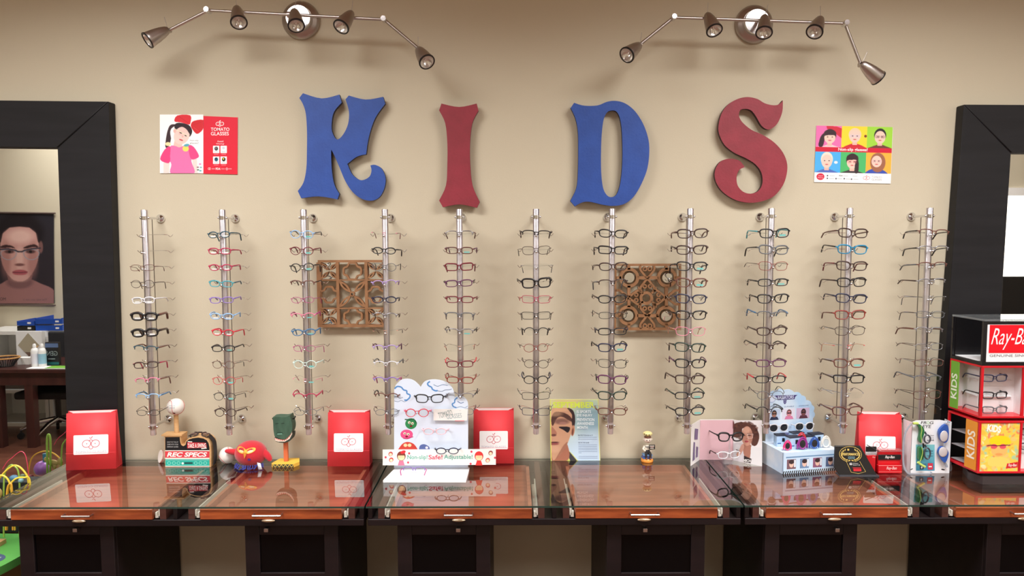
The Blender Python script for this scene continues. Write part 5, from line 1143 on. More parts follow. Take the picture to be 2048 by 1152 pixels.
        for k, sg in enumerate((-1, 1)):
            pts = [C_+Vector((sg*.017*s_, .002*sg, .004)), C_+Vector((sg*.0165*s_, 0, h*.45)), C_+Vector((sg*.009*s_, -.002, h*.85)), C_+Vector((0, -.002, h))]
            MB().tube(smooth(pts, 4, False), .0032*s_, 8, flat=.8).build('temple', col_, g)
        rp = [C_+Vector((.0125*s_*cos(a), -.006+.004*sg, .020*s_+.0165*s_*sin(a))) for a in [2*pi*j/22 for j in range(22)]]
        MB().tube(rp, .0026*s_, 8, True).build('rim', col_, g)
        MB().ell(C_+Vector((0, -.002, .020*s_)), (.0120*s_, .0012, .0160*s_)).build('lens', DARKL if nm != 'white' else mat('pale_lens', (190, 200, 206), .2), g)
babiators()

# ------------------------------------------------------------------ black award plaque
def award():
    ox, oy, sc = 1680, 780, .1736; Y = yon(954.5); m = sub(plane(Y), ox, oy, sc); zb = ZT+E
    t = thing('award_plaque', 'black award plaque with gold wreath emblem, right of the blue sunglasses display', 'plaque', (m(200, 990).x, Y, zb))
    lean = lambda x, y: (lambda p: Vector((p.x, p.y + .18*(p.z-zb), p.z+.0005)))(m(x, y))
    o = MB().slab([[lean(*p) for p in ((-30, 664), (262, 662), (425, 975), (8, 1000), (-60, 900))]], (0, .008, 0)).build('plaque_face', mat('black_acrylic', (30, 29, 31), .25), t); bevel(o, .0015)
    MB().box((m(-10, 990).x, Y-.008, zb), (m(440, 990).x, Y+.030, zb+.005)).build('foot', mat('smoked_acrylic', (70, 72, 78), .15), t)
    cv = Canvas(lean); G = (206, 178, 96)
    cv.ring(140, 755, 128, 85, 5, G, 1); cv.poly([(95, 835), (185, 835), (190, 850), (90, 850)], (30, 29, 31), 2)
    cv.line([(85, 832), (132, 950), (215, 966), (300, 945), (240, 832)], 4, G, 1)
    for i in range(9):
        a = radians(100+i*17); cv.ell(140+104*cos(a), 760+64*sin(a), 14, 6, G, 1, rot=math.degrees(a)+60); a = radians(80-i*17); cv.ell(140+104*cos(a), 760+64*sin(a), 14, 6, G, 1, rot=math.degrees(a)-60)
    cv.rect(108, 695, 130, 715, G, 1); cv.text('PERFORMANCE', 45, 740, 232, 768, (226, 200, 120), 4, .02)
    for i, s_ in enumerate(('VISION', 'CENTER')): cv.text(s_, 108, 778+16*i, 186, 790+16*i, (150, 190, 200), 4)
    cv.rect(122, 848, 150, 872, (230, 230, 230), 2); cv.rect(130, 854, 143, 866, (30, 29, 31), 3); cv.text('Vision', 160, 848, 220, 860, (210, 210, 210), 2); cv.text('Source', 160, 864, 240, 877, (210, 210, 210), 2)
    cv.rect(152, 898, 250, 906, (176, 36, 46), 2); cv.rect(160, 912, 250, 940, (206, 40, 50), 2); cv.rect(168, 922, 240, 926, (120, 30, 36), 3)
    cv.build('plaque_print', t)
award()

# ------------------------------------------------------------------ red and black brand blocks in clear acrylic
def blocks():
    ox, oy, sc = 1680, 780, .1736; Y = yon(947)-.012; m = sub(plane(Y), ox, oy, sc); zb = ZT+E
    RB = mat('red_gloss_acrylic', (206, 22, 34), .2); g = 'brand blocks beside the goggles display'
    def slabbox(o, nm, x0, y0, x1, y1, dep, mt, dy=0., lab=None):
        a, b = m(x0, y1), m(x1, y0); return bevel(MB().box((a.x, Y+dy, max(a.z, zb)), (b.x, Y+dy+dep, max(b.z, zb+.002))).build(nm, mt, o, **({'label': lab} if lab else {})), .001)
    t = thing('brand_block', 'stepped red acrylic stand with black and red Ray-Ban name bars, before the red bag', 'display stand', (m(580, 970).x, Y, zb), group=None)
    slabbox(t, 'lower_bar', 440, 868, 716, 975, .020, RB); slabbox(t, 'upper_bar', 452, 700, 716, 868, .012, RB, .010)
    slabbox(t, 'black_bar', 452, 752, 716, 812, .003, BLK, .0065); slabbox(t, 'clear_cover', 446, 690, 718, 712, .022, CLEAR, .0)
    cv = Canvas(lambda x, y: m(x, y)+Vector((0, .0062, 0))); cv.text('Ray-Ban', 530, 762, 640, 802, (236, 226, 226), 1, .02, .3); cv.build('black_bar_print', t)
    cv = Canvas(m); cv.text('Ray-Ban', 535, 882, 655, 926, (240, 190, 190), 1, .02, .3); cv.rect(445, 866, 716, 872, (240, 150, 150), 1); cv.rect(445, 940, 716, 944, (240, 120, 120), 1); cv.build('red_bar_print', t)
    u = thing('brand_block', 'smaller red block with black top bar between plaque and stepped red stand', 'display block', (m(380, 950).x, Y+.014, zb))
    slabbox(u, 'red_block', 322, 765, 432, 960, .010, RB, .012); slabbox(u, 'black_bar', 324, 668, 448, 728, .004, BLK, .016); slabbox(u, 'clear_cover', 320, 728, 446, 765, .008, CLEAR, .013)
    cv = Canvas(lambda x, y: m(x, y)+Vector((0, .0118, 0))); cv.text('Ray', 390, 776, 430, 796, (240, 170, 170), 1, .02, .3); cv.build('bar_print', u)
    p = m(400, 690); p.y = Y+.010
    MB().tube([m(328, 644)+Vector((0, .012, 0)), m(390, 676)+Vector((0, .006, 0)), m(455, 715)+Vector((0, .002, 0))], .0014, 6).build('wire_rest', BLK, u)
blocks()

# ------------------------------------------------------------------ swim goggle display
def frog():
    ox, oy, sc = 1680, 780, .1736; Y = yon(949); m = sub(plane(Y), ox, oy, sc); zb = ZT+E
    t = thing('goggle_display_card', 'white display card reading Frog Eye with a blue water picture', 'display card', (m(1040, 975).x, Y, zb))
    q = lambda x, y: (lambda p: Vector((p.x, p.y+.0, max(p.z, zb))))(m(x, y))
    MB().slab([[q(*p) for p in ((832, 372), (880, 350), (1150, 345), (1290, 368), (1262, 978), (806, 972))]], (0, .0018, 0)).slab([[q(806, 972), q(832, 372), q(832, 372)+Vector((-.006, .05, 0)), q(806, 972)+Vector((-.004, .05, 0))]], (.0012, 0, 0)).slab([[q(1262, 978), q(1290, 368), q(1290, 372)+Vector((.004, .05, 0)), q(1262, 978)+Vector((.006, .05, 0))]], (-.0012, 0, 0)).build('card', mat('glossy_white_card', (236, 240, 246), .25), t)
    cv = Canvas(q)
    P = Painter(874, 628, 1090, 930, 60, (110, 190, 206)); P.vgrad(628, (130, 204, 212), 930, (70, 150, 186)); P.ell(960, 760, 70, 30, (150, 214, 220), .9, .5); P.ell(1040, 880, 60, 40, (60, 130, 170), .9, .5)
    cv.raster(P, 1)
    cv.text('FR', 930, 360, 998, 392, (60, 62, 66), 2, .01, .15); cv.text('G', 1032, 360, 1078, 392, (60, 62, 66), 2, .01, .15); cv.ring(1014, 376, 14, 16, 5, (150, 200, 140), 2)
    cv.text('EYE', 950, 402, 1050, 438, (60, 62, 66), 2, .01, .15)
    cv.text('See', 1040, 516, 1082, 530, (70, 80, 100), 2); cv.text('Clearly', 1012, 544, 1082, 560, (90, 100, 120), 2); cv.text('ABOVE', 1000, 570, 1082, 588, (60, 70, 90), 2, .02)
    cv.text('BELOW', 982, 694, 1072, 712, (40, 80, 110), 3, .02); cv.text('the', 1040, 722, 1072, 736, (60, 110, 140), 3); cv.text('Water', 1000, 748, 1072, 766, (50, 100, 130), 3)
    cv.rrect(1010, 842, 1070, 916, 8, (206, 60, 84), 3); cv.rect(1020, 876, 1056, 888, (250, 250, 250), 4); cv.rect(918, 872, 962, 914, (40, 52, 70), 3); cv.ell(940, 890, 9, 14, (220, 226, 232), 4); cv.rect(875, 850, 990, 858, (60, 110, 150), 3)
    cv.ell(1186, 916, 22, 8, (40, 40, 44), 2, rot=10); cv.ell(824, 912, 18, 6, (80, 80, 84), 2, rot=-25)
    cv.build('card_print', t)
    def goggle(nm, lab, cols, xs, shape):
        g = thing('swim_goggles', lab, 'swim goggles', tuple(q(xs, 650)+Vector((0, -.02, 0))), group=None)
        a, b = cols
        return g
    GRN = mat('green_silicone', (44, 112, 66), .3); LIM = mat('lime_silicone', (190, 216, 110), .35); BLU = mat('blue_silicone', (40, 88, 176), .3); CLS = glassy('clear_silicone', (225, 230, 238), 1.0, base=.05, body=((196, 206, 220), .45))
    off = Vector((0, -.016, 0)); w_ = lambda x, y, k=1.: q(x, y)+off*k
    g = goggle(0, 'green and lime swim goggles hanging down the left of the Frog Eye card', (0, 0), 920, 0)
    MB().slab([[w_(*p) for p in smooth([(868, 376), (905, 392), (938, 432), (945, 480), (922, 545), (905, 600), (884, 560), (896, 500), (898, 440), (876, 400)], 3)]], (0, .012, 0)).build('eyecup', GRN, g)
    MB().slab([[w_(*p) for p in smooth([(882, 652), (915, 645), (932, 690), (938, 740), (928, 785), (900, 798), (880, 780), (880, 700)], 3)]], (0, .012, 0)).build('eyecup', GRN, g)
    MB().tube([w_(*p) for p in smooth([(905, 400), (915, 450), (905, 510), (915, 590)], 3, False)], .0012, 8).tube([w_(*p, 1.3) for p in smooth([(905, 640), (915, 700), (895, 780), (880, 810)], 3, False)], .0012, 8).build('lime_piping', LIM, g, label='lime green piping')
    for cy, ry in ((545, 46), (710, 62)): MB().tube([w_(965+34*cos(a), cy+ry*sin(a), 1.4) for a in [2*pi*i/24 for i in range(24)]], .0028, 8, True).tube([w_(965, cy-ry), w_(950, cy-ry-30)], .003, 8).build('lens_ring', mat('charcoal_rubber', (62, 66, 76), .35), g)
    MB().tube([w_(930, 600), w_(935, 650)], .003, 8).build('nose_bridge', BLK, g)
    MB().tube([w_(*p) for p in smooth([(815, 372), (840, 370), (870, 372)], 3, False)], .0045, 8).build('strap_clip', LIM, g); MB().tube([w_(*p) for p in smooth([(870, 815), (900, 840), (950, 870)], 3, False)], .0045, 8).build('strap_clip', LIM, g)
    MB().tube([w_(*p, .5) for p in smooth([(808, 380), (735, 500), (716, 700), (722, 860), (770, 950), (880, 985), (1000, 975), (1040, 935)], 4, False)], .0016, 8, flat=2.2).build('strap', CLS, g)
    b = goggle(0, 'blue swim goggles hanging down the right of the Frog Eye card', (0, 0), 1165, 0)
    MB().slab([[w_(*p) for p in smooth([(1185, 385), (1215, 400), (1225, 480), (1215, 560), (1180, 595), (1130, 560), (1112, 470), (1140, 420)], 3)], [w_(*p) for p in smooth([(1165, 460), (1190, 480), (1205, 525), (1190, 560), (1160, 575), (1130, 540), (1128, 490)], 3)]], (0, .010, 0)).build('eyecup', BLU, b)
    MB().slab([[w_(*p) for p in smooth([(1175, 640), (1210, 680), (1222, 730), (1190, 815), (1160, 810), (1130, 760), (1105, 710), (1125, 650)], 3)], [w_(*p) for p in smooth([(1165, 652), (1195, 680), (1200, 720), (1175, 748), (1140, 740), (1118, 700), (1135, 660)], 3)]], (0, .010, 0)).build('eyecup', BLU, b)
    for (x, y, rx, ry) in ((1167, 518, 44, 62), (1158, 698, 48, 56)): MB().ell(w_(x, y, 1.05), (rx*sc*.0019, .003, ry*sc*.0019)).build('lens', mat('silver_goggle_lens', (206, 204, 210), .15, .1), b)
    MB().tube([w_(1175, 596), w_(1172, 640)], .003, 8).build('nose_bridge', CLS, b)
    MB().tube([w_(*p, .5) for p in smooth([(1190, 385), (1215, 360), (1250, 365)], 3, False)], .003, 8).tube([w_(*p, .5) for p in smooth([(1180, 815), (1205, 850), (1215, 880)], 3, False)], .004, 8).build('strap_end', CLS, b)
    MB().tube([q(*p)+Vector((0, .03, 0)) for p in smooth([(1285, 600), (1300, 760), (1340, 930), (1310, 965), (1260, 970)], 4, False)], .0016, 8, flat=2.2).build('strap', CLS, b)
frog()

# ------------------------------------------------------------------ red display tower
def tower():
    ox, oy, sc = 1860, 600, .3298; zb = ZT+E
    Yt = yon(976)+.02; m = sub(plane(Yt), ox, oy, sc)
    t = thing('eyewear_tower', 'red and black Ray-Ban display tower with white bays and KIDS panels', 'display tower', (m(420, 1100).x, Yt+.07, zb))
    A = m(303, 700).x; Bx = A+.34; Cx = at(1897, 800, Yt+.155).x; Yk = Yt+.155; mid = A+.1415
    REDG = mat('red_lacquer', (204, 22, 36), .3); BLG = mat('black_gloss', (24, 22, 24), .25); WIN = mat('white_interior', (238, 238, 240), .5)
    Z = lambda Y_: m(303, Y_).z
    foot = lambda z0, z1, i=0.: ([Vector((A+i, Yt+i, z0)), Vector((Bx-i, Yt+i, z0)), Vector((Bx-i, Yk-i, z0)), Vector((Cx+i, Yk-i, z0))], (0, 0, z1-z0))
    def ringed(z0, z1, mt, nm, i=0.):
        a, b = foot(z0, z1, i); return bevel(MB().slab([a], b).build(nm, mt, t), .001)
    # base
    a = A+.020; MB().slab([[Vector((a, Yt+.0, zb)), Vector((Bx, Yt, zb)), Vector((Bx, Yk-.02, zb)), Vector((Cx+.05, Yk-.02, zb)), Vector((a-.018, Yt+.05, zb))]], (0, 0, Z(1052)-zb-.012)).build('base', mat('charcoal_base', (52, 46, 48), .4), t)
    MB().slab([[Vector((a+.01, Yt+.02, Z(1060)-.012)), Vector((Bx, Yt+.02, Z(1060)-.012)), Vector((Bx, Yk-.03, Z(1060)-.012)), Vector((Cx+.05, Yk-.03, Z(1060)-.012))]], (0, 0, Z(1052)-Z(1060)+.012)).build('turntable', BLG, t)
    for (yt, yb_, nm) in ((735, 1052, 'lower'), (400, 718, 'upper')):
        ringed(Z(yb_), Z(yb_-12), REDG, 'red_rail'); ringed(Z(yt+12), Z(yt), REDG, 'red_rail')
        for x0, y0, w in ((A, Yt, .0075), (mid, Yt, .0075), (Bx-.0075, Yt, .0075), (Cx, Yk-.0075, .0075)): MB().box((x0, y0+.0005, Z(yb_-12)+.0001), (x0+w, y0+.0078, Z(yt+12)-.0001)).build('red_post', REDG, t)
    # core
    u0, u1 = Z(718-12), Z(412)
    MB().box((A+.045, Yt+.060, u0), (Bx-.01, Yt+.062, u1)).box((A+.030, Yt+.062, u0), (A+.032, Yk-.004, u1)).box((mid+.012, Yt+.004, u0), (mid+.014, Yt+.06, u1)).slab([[Vector((A+.030, Yk-.004, u0)), Vector((Cx+.004, Yk-.006, u0)), Vector((Cx+.004, Yk-.006, u1)), Vector((A+.030, Yk-.004, u1))]], (0, .002, 0)).build('white_bay', WIN, t)
    ld = MB(); 
    for f in (.33, .66): z = u0+(u1-u0)*f; ld.box((A+.045, Yt+.052, z), (mid, Yt+.060, z+.003)).box((A+.024, Yt+.065, z), (A+.030, Yk-.006, z+.003))
    ld.build('bay_ledge', WIN, t)
    # left face panels
    e0, e1 = Vector((A, Yt, 0)), Vector((Cx, Yk, 0)); nL = (e1-e0).cross(Vector((0, 0, 1))).normalized(); nL = nL if nL.x < 0 else -nL
    def lp(f, z): v = e0.lerp(e1, f)+nL*.0012; v.z = z; return v
    MB().slab([[lp(.70, u0), lp(.955, u0), lp(.955, u1), lp(.70, u1)]], -nL*.003).build('green_panel', mat('green_print', (112, 172, 56), .5), t)
    cv = Canvas(lambda x, y: lp(x, y), nL); zz = lambda f: u0+(u1-u0)*f
    v, f = text_mesh('KIDS', .02, 0); zl, zh = zz(.20), zz(.74)
    cv.add([(.735+(1-b_)*.19 if False else .925-.19*(1-b_) , zl+(zh-zl)*a_) for a_, b_, _ in v], f, (236, 244, 226), 1); cv.build('kids_lettering', t, label='white KIDS lettering on green')
    l0, l1 = Z(1040), Z(747)
    MB().slab([[lp(.06, l0), lp(.40, l0), lp(.40, l1), lp(.06, l1)]], -nL*.003).build('orange_panel', mat('orange_print', (232, 150, 40), .5), t)
    cv = Canvas(lambda x, y: lp(x, y), nL); zl, zh = l0+(l1-l0)*.22, l0+(l1-l0)*.80
    cv.add([(.34-.24*(1-b_), zl+(zh-zl)*a_) for a_, b_, _ in v], f, (248, 240, 224), 1); cv.build('kids_lettering', t, label='white KIDS lettering on orange')
    sh = MB()
    for f_ in (.02, .33, .64): z = l0+(l1-l0)*f_; sh.slab([[Vector((A+.01, Yt+.062, z)), Vector((Bx-.012, Yt+.062, z)), Vector((Bx-.012, Yk-.01, z)), Vector((Cx+.012, Yk-.01, z))]], (0, 0, .003))
    sh.build('shelf', mat('grey_shelf', (176, 174, 178), .4), t)
    MB().box((A+.06, Yk-.012, l0), (Bx-.012, Yk-.008, l1)).box((A+.05, Yt+.012, l0), (A+.053, Yk-.012, l1)).build('black_core', BLG, t)
    MB().box((mid+.0085, Yt+.030, l0), (Bx-.008, Yt+.032, l1)).build('white_bay', WIN, t)
    MB().box((A+.0085, Yt+.003, l0), (mid-.0005, Yt+.006, l1)).build('picture_panel', PAPER, t)
    X0, X1 = A+.009, mid-.001
    P = Painter(0, 0, 230, 292, 110, (246, 206, 84)); random.seed(9)
    for i in range(170): P.ell(random.uniform(0, 230), random.uniform(0, 292), random.uniform(5, 20), random.uniform(4, 14), random.choice([(250, 220, 90), (246, 190, 70), (236, 150, 90), (190, 210, 150), (250, 236, 180), (230, 120, 90), (160, 206, 180), (250, 200, 130)]), .4, .8, rot=random.uniform(0, 180))
    P.ell(112, 165, 48, 40, (246, 190, 110), .15); P.poly(smooth([(50, 110), (70, 84), (110, 76), (160, 86), (182, 120), (150, 132), (80, 134)], 4), (252, 216, 30)); P.ell(80, 142, 20, 15, (226, 84, 100), .1); P.ell(134, 142, 20, 15, (226, 84, 100), .1); P.line([(40, 138), (60, 134), (100, 138), (155, 134), (176, 134)], 5, (90, 40, 40)); P.ell(112, 190, 22, 8, (240, 160, 90), .5)
    P.poly(smooth([(55, 215), (110, 205), (170, 218), (180, 260), (60, 260)], 4), (250, 214, 110)); P.poly([(165, 246), (228, 236), (228, 270), (158, 276)], (208, 30, 44))
    cv = Canvas(lambda x, y: Vector((X0+(X1-X0)*x/230, Yt+.0027, l1-(l1-l0)*y/292)))
    cv.raster(P, 1); cv.text('KIDS', 34, 12, 118, 56, (255, 250, 236), 3, .05, rot=8); cv.text('Ray-Ban', 172, 246, 222, 268, (250, 226, 220), 3, .02, .2)
    cv.build('picture_print', t)
    # header
    h0, h1 = Z(398), Z(122)
    ringed(Z(400)+.0003, Z(380), BLG, 'header_floor'); ringed(Z(130), Z(118), CLEAR, 'header_top'); 
    hb = MB().box((A-.002, Yt-.001, h0+.004), (A+.0105, Yt+.008, Z(131))).box((Bx-.01, Yt-.001, h0+.004), (Bx, Yt+.008, Z(131))).box((Cx, Yk-.008, h0+.004), (Cx+.008, Yk, Z(131))).box((Cx+.01, Yk-.010, h0+.004), (Bx-.01, Yk-.006, Z(131))).box((A, Yt, Z(131)-.006), (Bx, Yt+.008, Z(131))).box((A+.012, Yt+.02, h0+.004), (Bx-.012, Yt+.024, Z(133)))
    hb.build('header_frame', BLG, t)
    MB().slab([[Vector((A+.002, Yt+.026, Z(378))), Vector((Bx-.01, Yt+.026, Z(378))), Vector((Bx-.01, Yk-.012, Z(378))), Vector((Cx+.01, Yk-.012, Z(378)))]], (0, 0, .002)).build('header_shelf', WIN, t)
    sx0 = A+.0125; o = MB().box((sx0, Yt+.001, Z(376)), (Bx-.012, Yt+.006, Z(150))).build('sign_panel', WIN, t)
    ppm = (m(400, 200).x-m(300, 200).x)/100
    cv = Canvas(lambda x, y: Vector((A+(x-303)*ppm, Yt+.0007, Z(y))))
    cv.rect(338, 151, 303+(Bx-A-.014)/ppm, 322, (222, 14, 32), 1)
    cv.text('Ray-Ban', 350, 172, 612, 302, (250, 244, 244), 2, -.004, .4)
    cv.text('GENUINE SINCE 1937', 345, 330, 665, 345, (110, 108, 112), 1)
    cv.build('sign_print', t)
    for i, (Y_, c_, lab) in enumerate(((478, 'navy', 'navy eyeglasses at the top of the white tower bay'), (583, 'black', 'black eyeglasses in the middle of the white tower bay'), (672, 'grey', 'grey eyeglasses at the bottom of the white tower bay'))):
        p = m(415, Y_); p.y = Yt+.012; p.x -= .004
        eyeglasses(lab, 'rect', 'full', c_, p, .80, radians(5), 0, tl=.11, drop=.02, group='eyeglasses in the red tower')
        MB().tube([(p.x, Yt+.016, p.z-.004), (p.x, Yt+.060, p.z-.004)], .002, 8).build('display_peg', CLEAR, t)
    for i, (Y_, c_) in enumerate(((812, 'plum'), (900, 'navy'))):
        p = m(303, Y_); p.y = Yt+.020; p.x = mid+.062
        eyeglasses('%s eyeglasses in the lower right bay of the red tower' % c_, 'rect', 'full', c_, p, .78, 0, 0, tl=.0095, drop=.002, group='eyeglasses in the red tower')
tower()

# ------------------------------------------------------------------ green play table and bead maze at the far left
def play():
    zt_ = .545; Y0, Y1 = -.52, -.055; xr = onz(38, 1112, zt_).x
    t = thing('play_table', 'green children\'s play table with printed top, left of the glass tables', 'table', (xr-.4, (Y0+Y1)/2, 0))
    GR = mat('green_plastic', (106, 190, 92), .4)
    out = smooth([(xr-.9, Y0+.02), (xr-.35, Y0-.01), (xr-.08, Y0+.06), (xr, (Y0+Y1)/2), (xr-.02, Y1-.05), (xr-.12, Y1), (xr-.9, Y1)], 6, True, (0, 6))
    o = MB().slab([[Vector((x, y, zt_-.03)) for x, y in out]], (0, 0, .03)).build('tabletop', GR, t); bevel(o, .008, 3)
    MB().box((xr-.85, Y0+.04, .35), (xr-.06, Y1-.04, zt_-.031)).build('apron', mat('birch_plywood', (182, 140, 92), .6), t)
    for x in (xr-.82, xr-.12):
        for y in (Y0+.07, Y1-.09): MB().box((x, y, 0), (x+.05, y+.05, .36)).build('leg', mat('birch_plywood', (182, 140, 92)), t)
    cv = Canvas(lambda x, y: Vector((xr-.08+x, -.30+y, zt_+.0004)), (0, 0, 1)); cv.ell(-.03, .02, .075, .05, (80, 96, 130), 1)
    for k in range(6): cv.rect(-.085+.02*k, .0, -.075+.02*k, .04, (190, 200, 190), 2)
    cv.ell(-.03, .02, .030, .018, (70, 120, 80), 3); cv.ell(-.02, -.14, .02, .008, (150, 120, 60), 1)
    cv.build('table_print', t)
    # bead maze
    bx = onz(14, 1075, zt_+.01); by = -.24
    b = thing('bead_maze', 'wooden bead maze toy with looping yellow wires and painted wooden pieces', 'toy', (bx.x-.1, by, zt_+E))
    z0 = zt_+E
    MB().box((bx.x-.30, by-.10, z0), (bx.x+.015, by+.10, z0+.016)).build('base_board', WOODL, b)
    MB().box((bx.x-.018, by-.085, z0+.0165), (bx.x-.004, by+.085, z0+.115)).build('side_board', mat('yellow_board', (206, 190, 90), .5), b)
    def hoop(pts, c_, r=.0032): MB().tube(smooth([tuple(p) for p in pts], 8, False), r, 8).build('wire_loop', mat('wire_'+c_, {'yellow': (236, 206, 70), 'gold': (226, 170, 60), 'green': (150, 186, 80), 'red': (206, 60, 90)}[c_], .35), b)
    P = lambda x, y, Y: at(x, y, Y)
    hoop([P(-18, 1060, -.24), P(-10, 975, -.24), P(25, 932, -.24), P(50, 945, -.235), P(58, 975, -.23), P(61, 1060, -.22)], 'yellow')
    hoop([P(-30, 985, -.27), P(-5, 952, -.27), P(20, 968, -.27), P(30, 1060, -.26)], 'yellow')
    hoop([P(14, 1060, -.29), P(16, 985, -.29), P(28, 960, -.29), P(48, 955, -.28), P(60, 965, -.27), P(64, 1060, -.26)], 'yellow')
    hoop([P(26, 1060, -.30), P(24, 980, -.30), P(20, 968, -.30), P(14, 985, -.30), P(12, 1060, -.30)], 'gold')
    Q = lambda x, y, Yv=.20: atm(x, y, Yv)          # these stand further left, outside the frame, and show in the mirror
    hoop([Q(56, 1005), Q(60, 925), Q(85, 903), Q(112, 910), Q(126, 935), Q(128, 1005)], 'gold', .0028)
    hoop([Q(96, 1005, .16), Q(94, 890, .16), Q(97, 869, .16), Q(101, 890, .16), Q(99, 1005, .16)], 'green', .004)
    hoop([Q(122, 1005, .16), Q(123, 905, .16), Q(130, 882, .16), Q(140, 878, .16), Q(150, 900, .16), Q(150, 1005, .16)], 'green', .003)
    hoop([Q(108, 890, .14), Q(122, 872, .14), Q(150, 868, .14), Q(160, 1005, .14)], 'red', .0015)
    for x, y, f, r, c_, s_ in ((85, 937, Q, .032, (160, 100, 186), 1), (28, 956, 0, .011, (70, 120, 150), 1.4), (42, 961, 0, .009, (120, 160, 170), 1), (56, 948, Q, .012, (110, 130, 90), 1), (66, 955, Q, .014, (70, 90, 120), 1), (72, 950, Q, .013, (134, 40, 56), 1.), (78, 953, Q, .012, (160, 130, 90), 1.3)):
        p = f(x, y) if f else P(x, y, -.24)
        if f and r < .03: p.y += .035
        MB().ell(p, (r*s_, r, r)).build('bead', mat('bead_%d_%d' % (x, y), c_, .35), b)
    m = MB(); p = Q(106, 926, .17)
    for dx, dz, rx, rz_ in ((0, 0, .022, .014), (-.026, .014, .011, .012), (.030, .005, .012, .018), (.005, -.014, .010, .012), (.028, -.016, .008, .014)): m.ell(p+Vector((dx, 0, dz)), (rx, .006, rz_))
    m.build('wooden_animal', mat('olive_wood', (178, 152, 92), .5), b); p = Q(89, 914); MB().tube([p+Vector((0, 0, -.03)), p+Vector((0, 0, .014))], .007, 10).build('blue_peg', mat('blue_peg', (60, 130, 170), .4), b)
    MB().box((-2.15, -.36, z0), (bx.x-.301, -.10, z0+.016)).build('base_board', WOODL, b)
play()

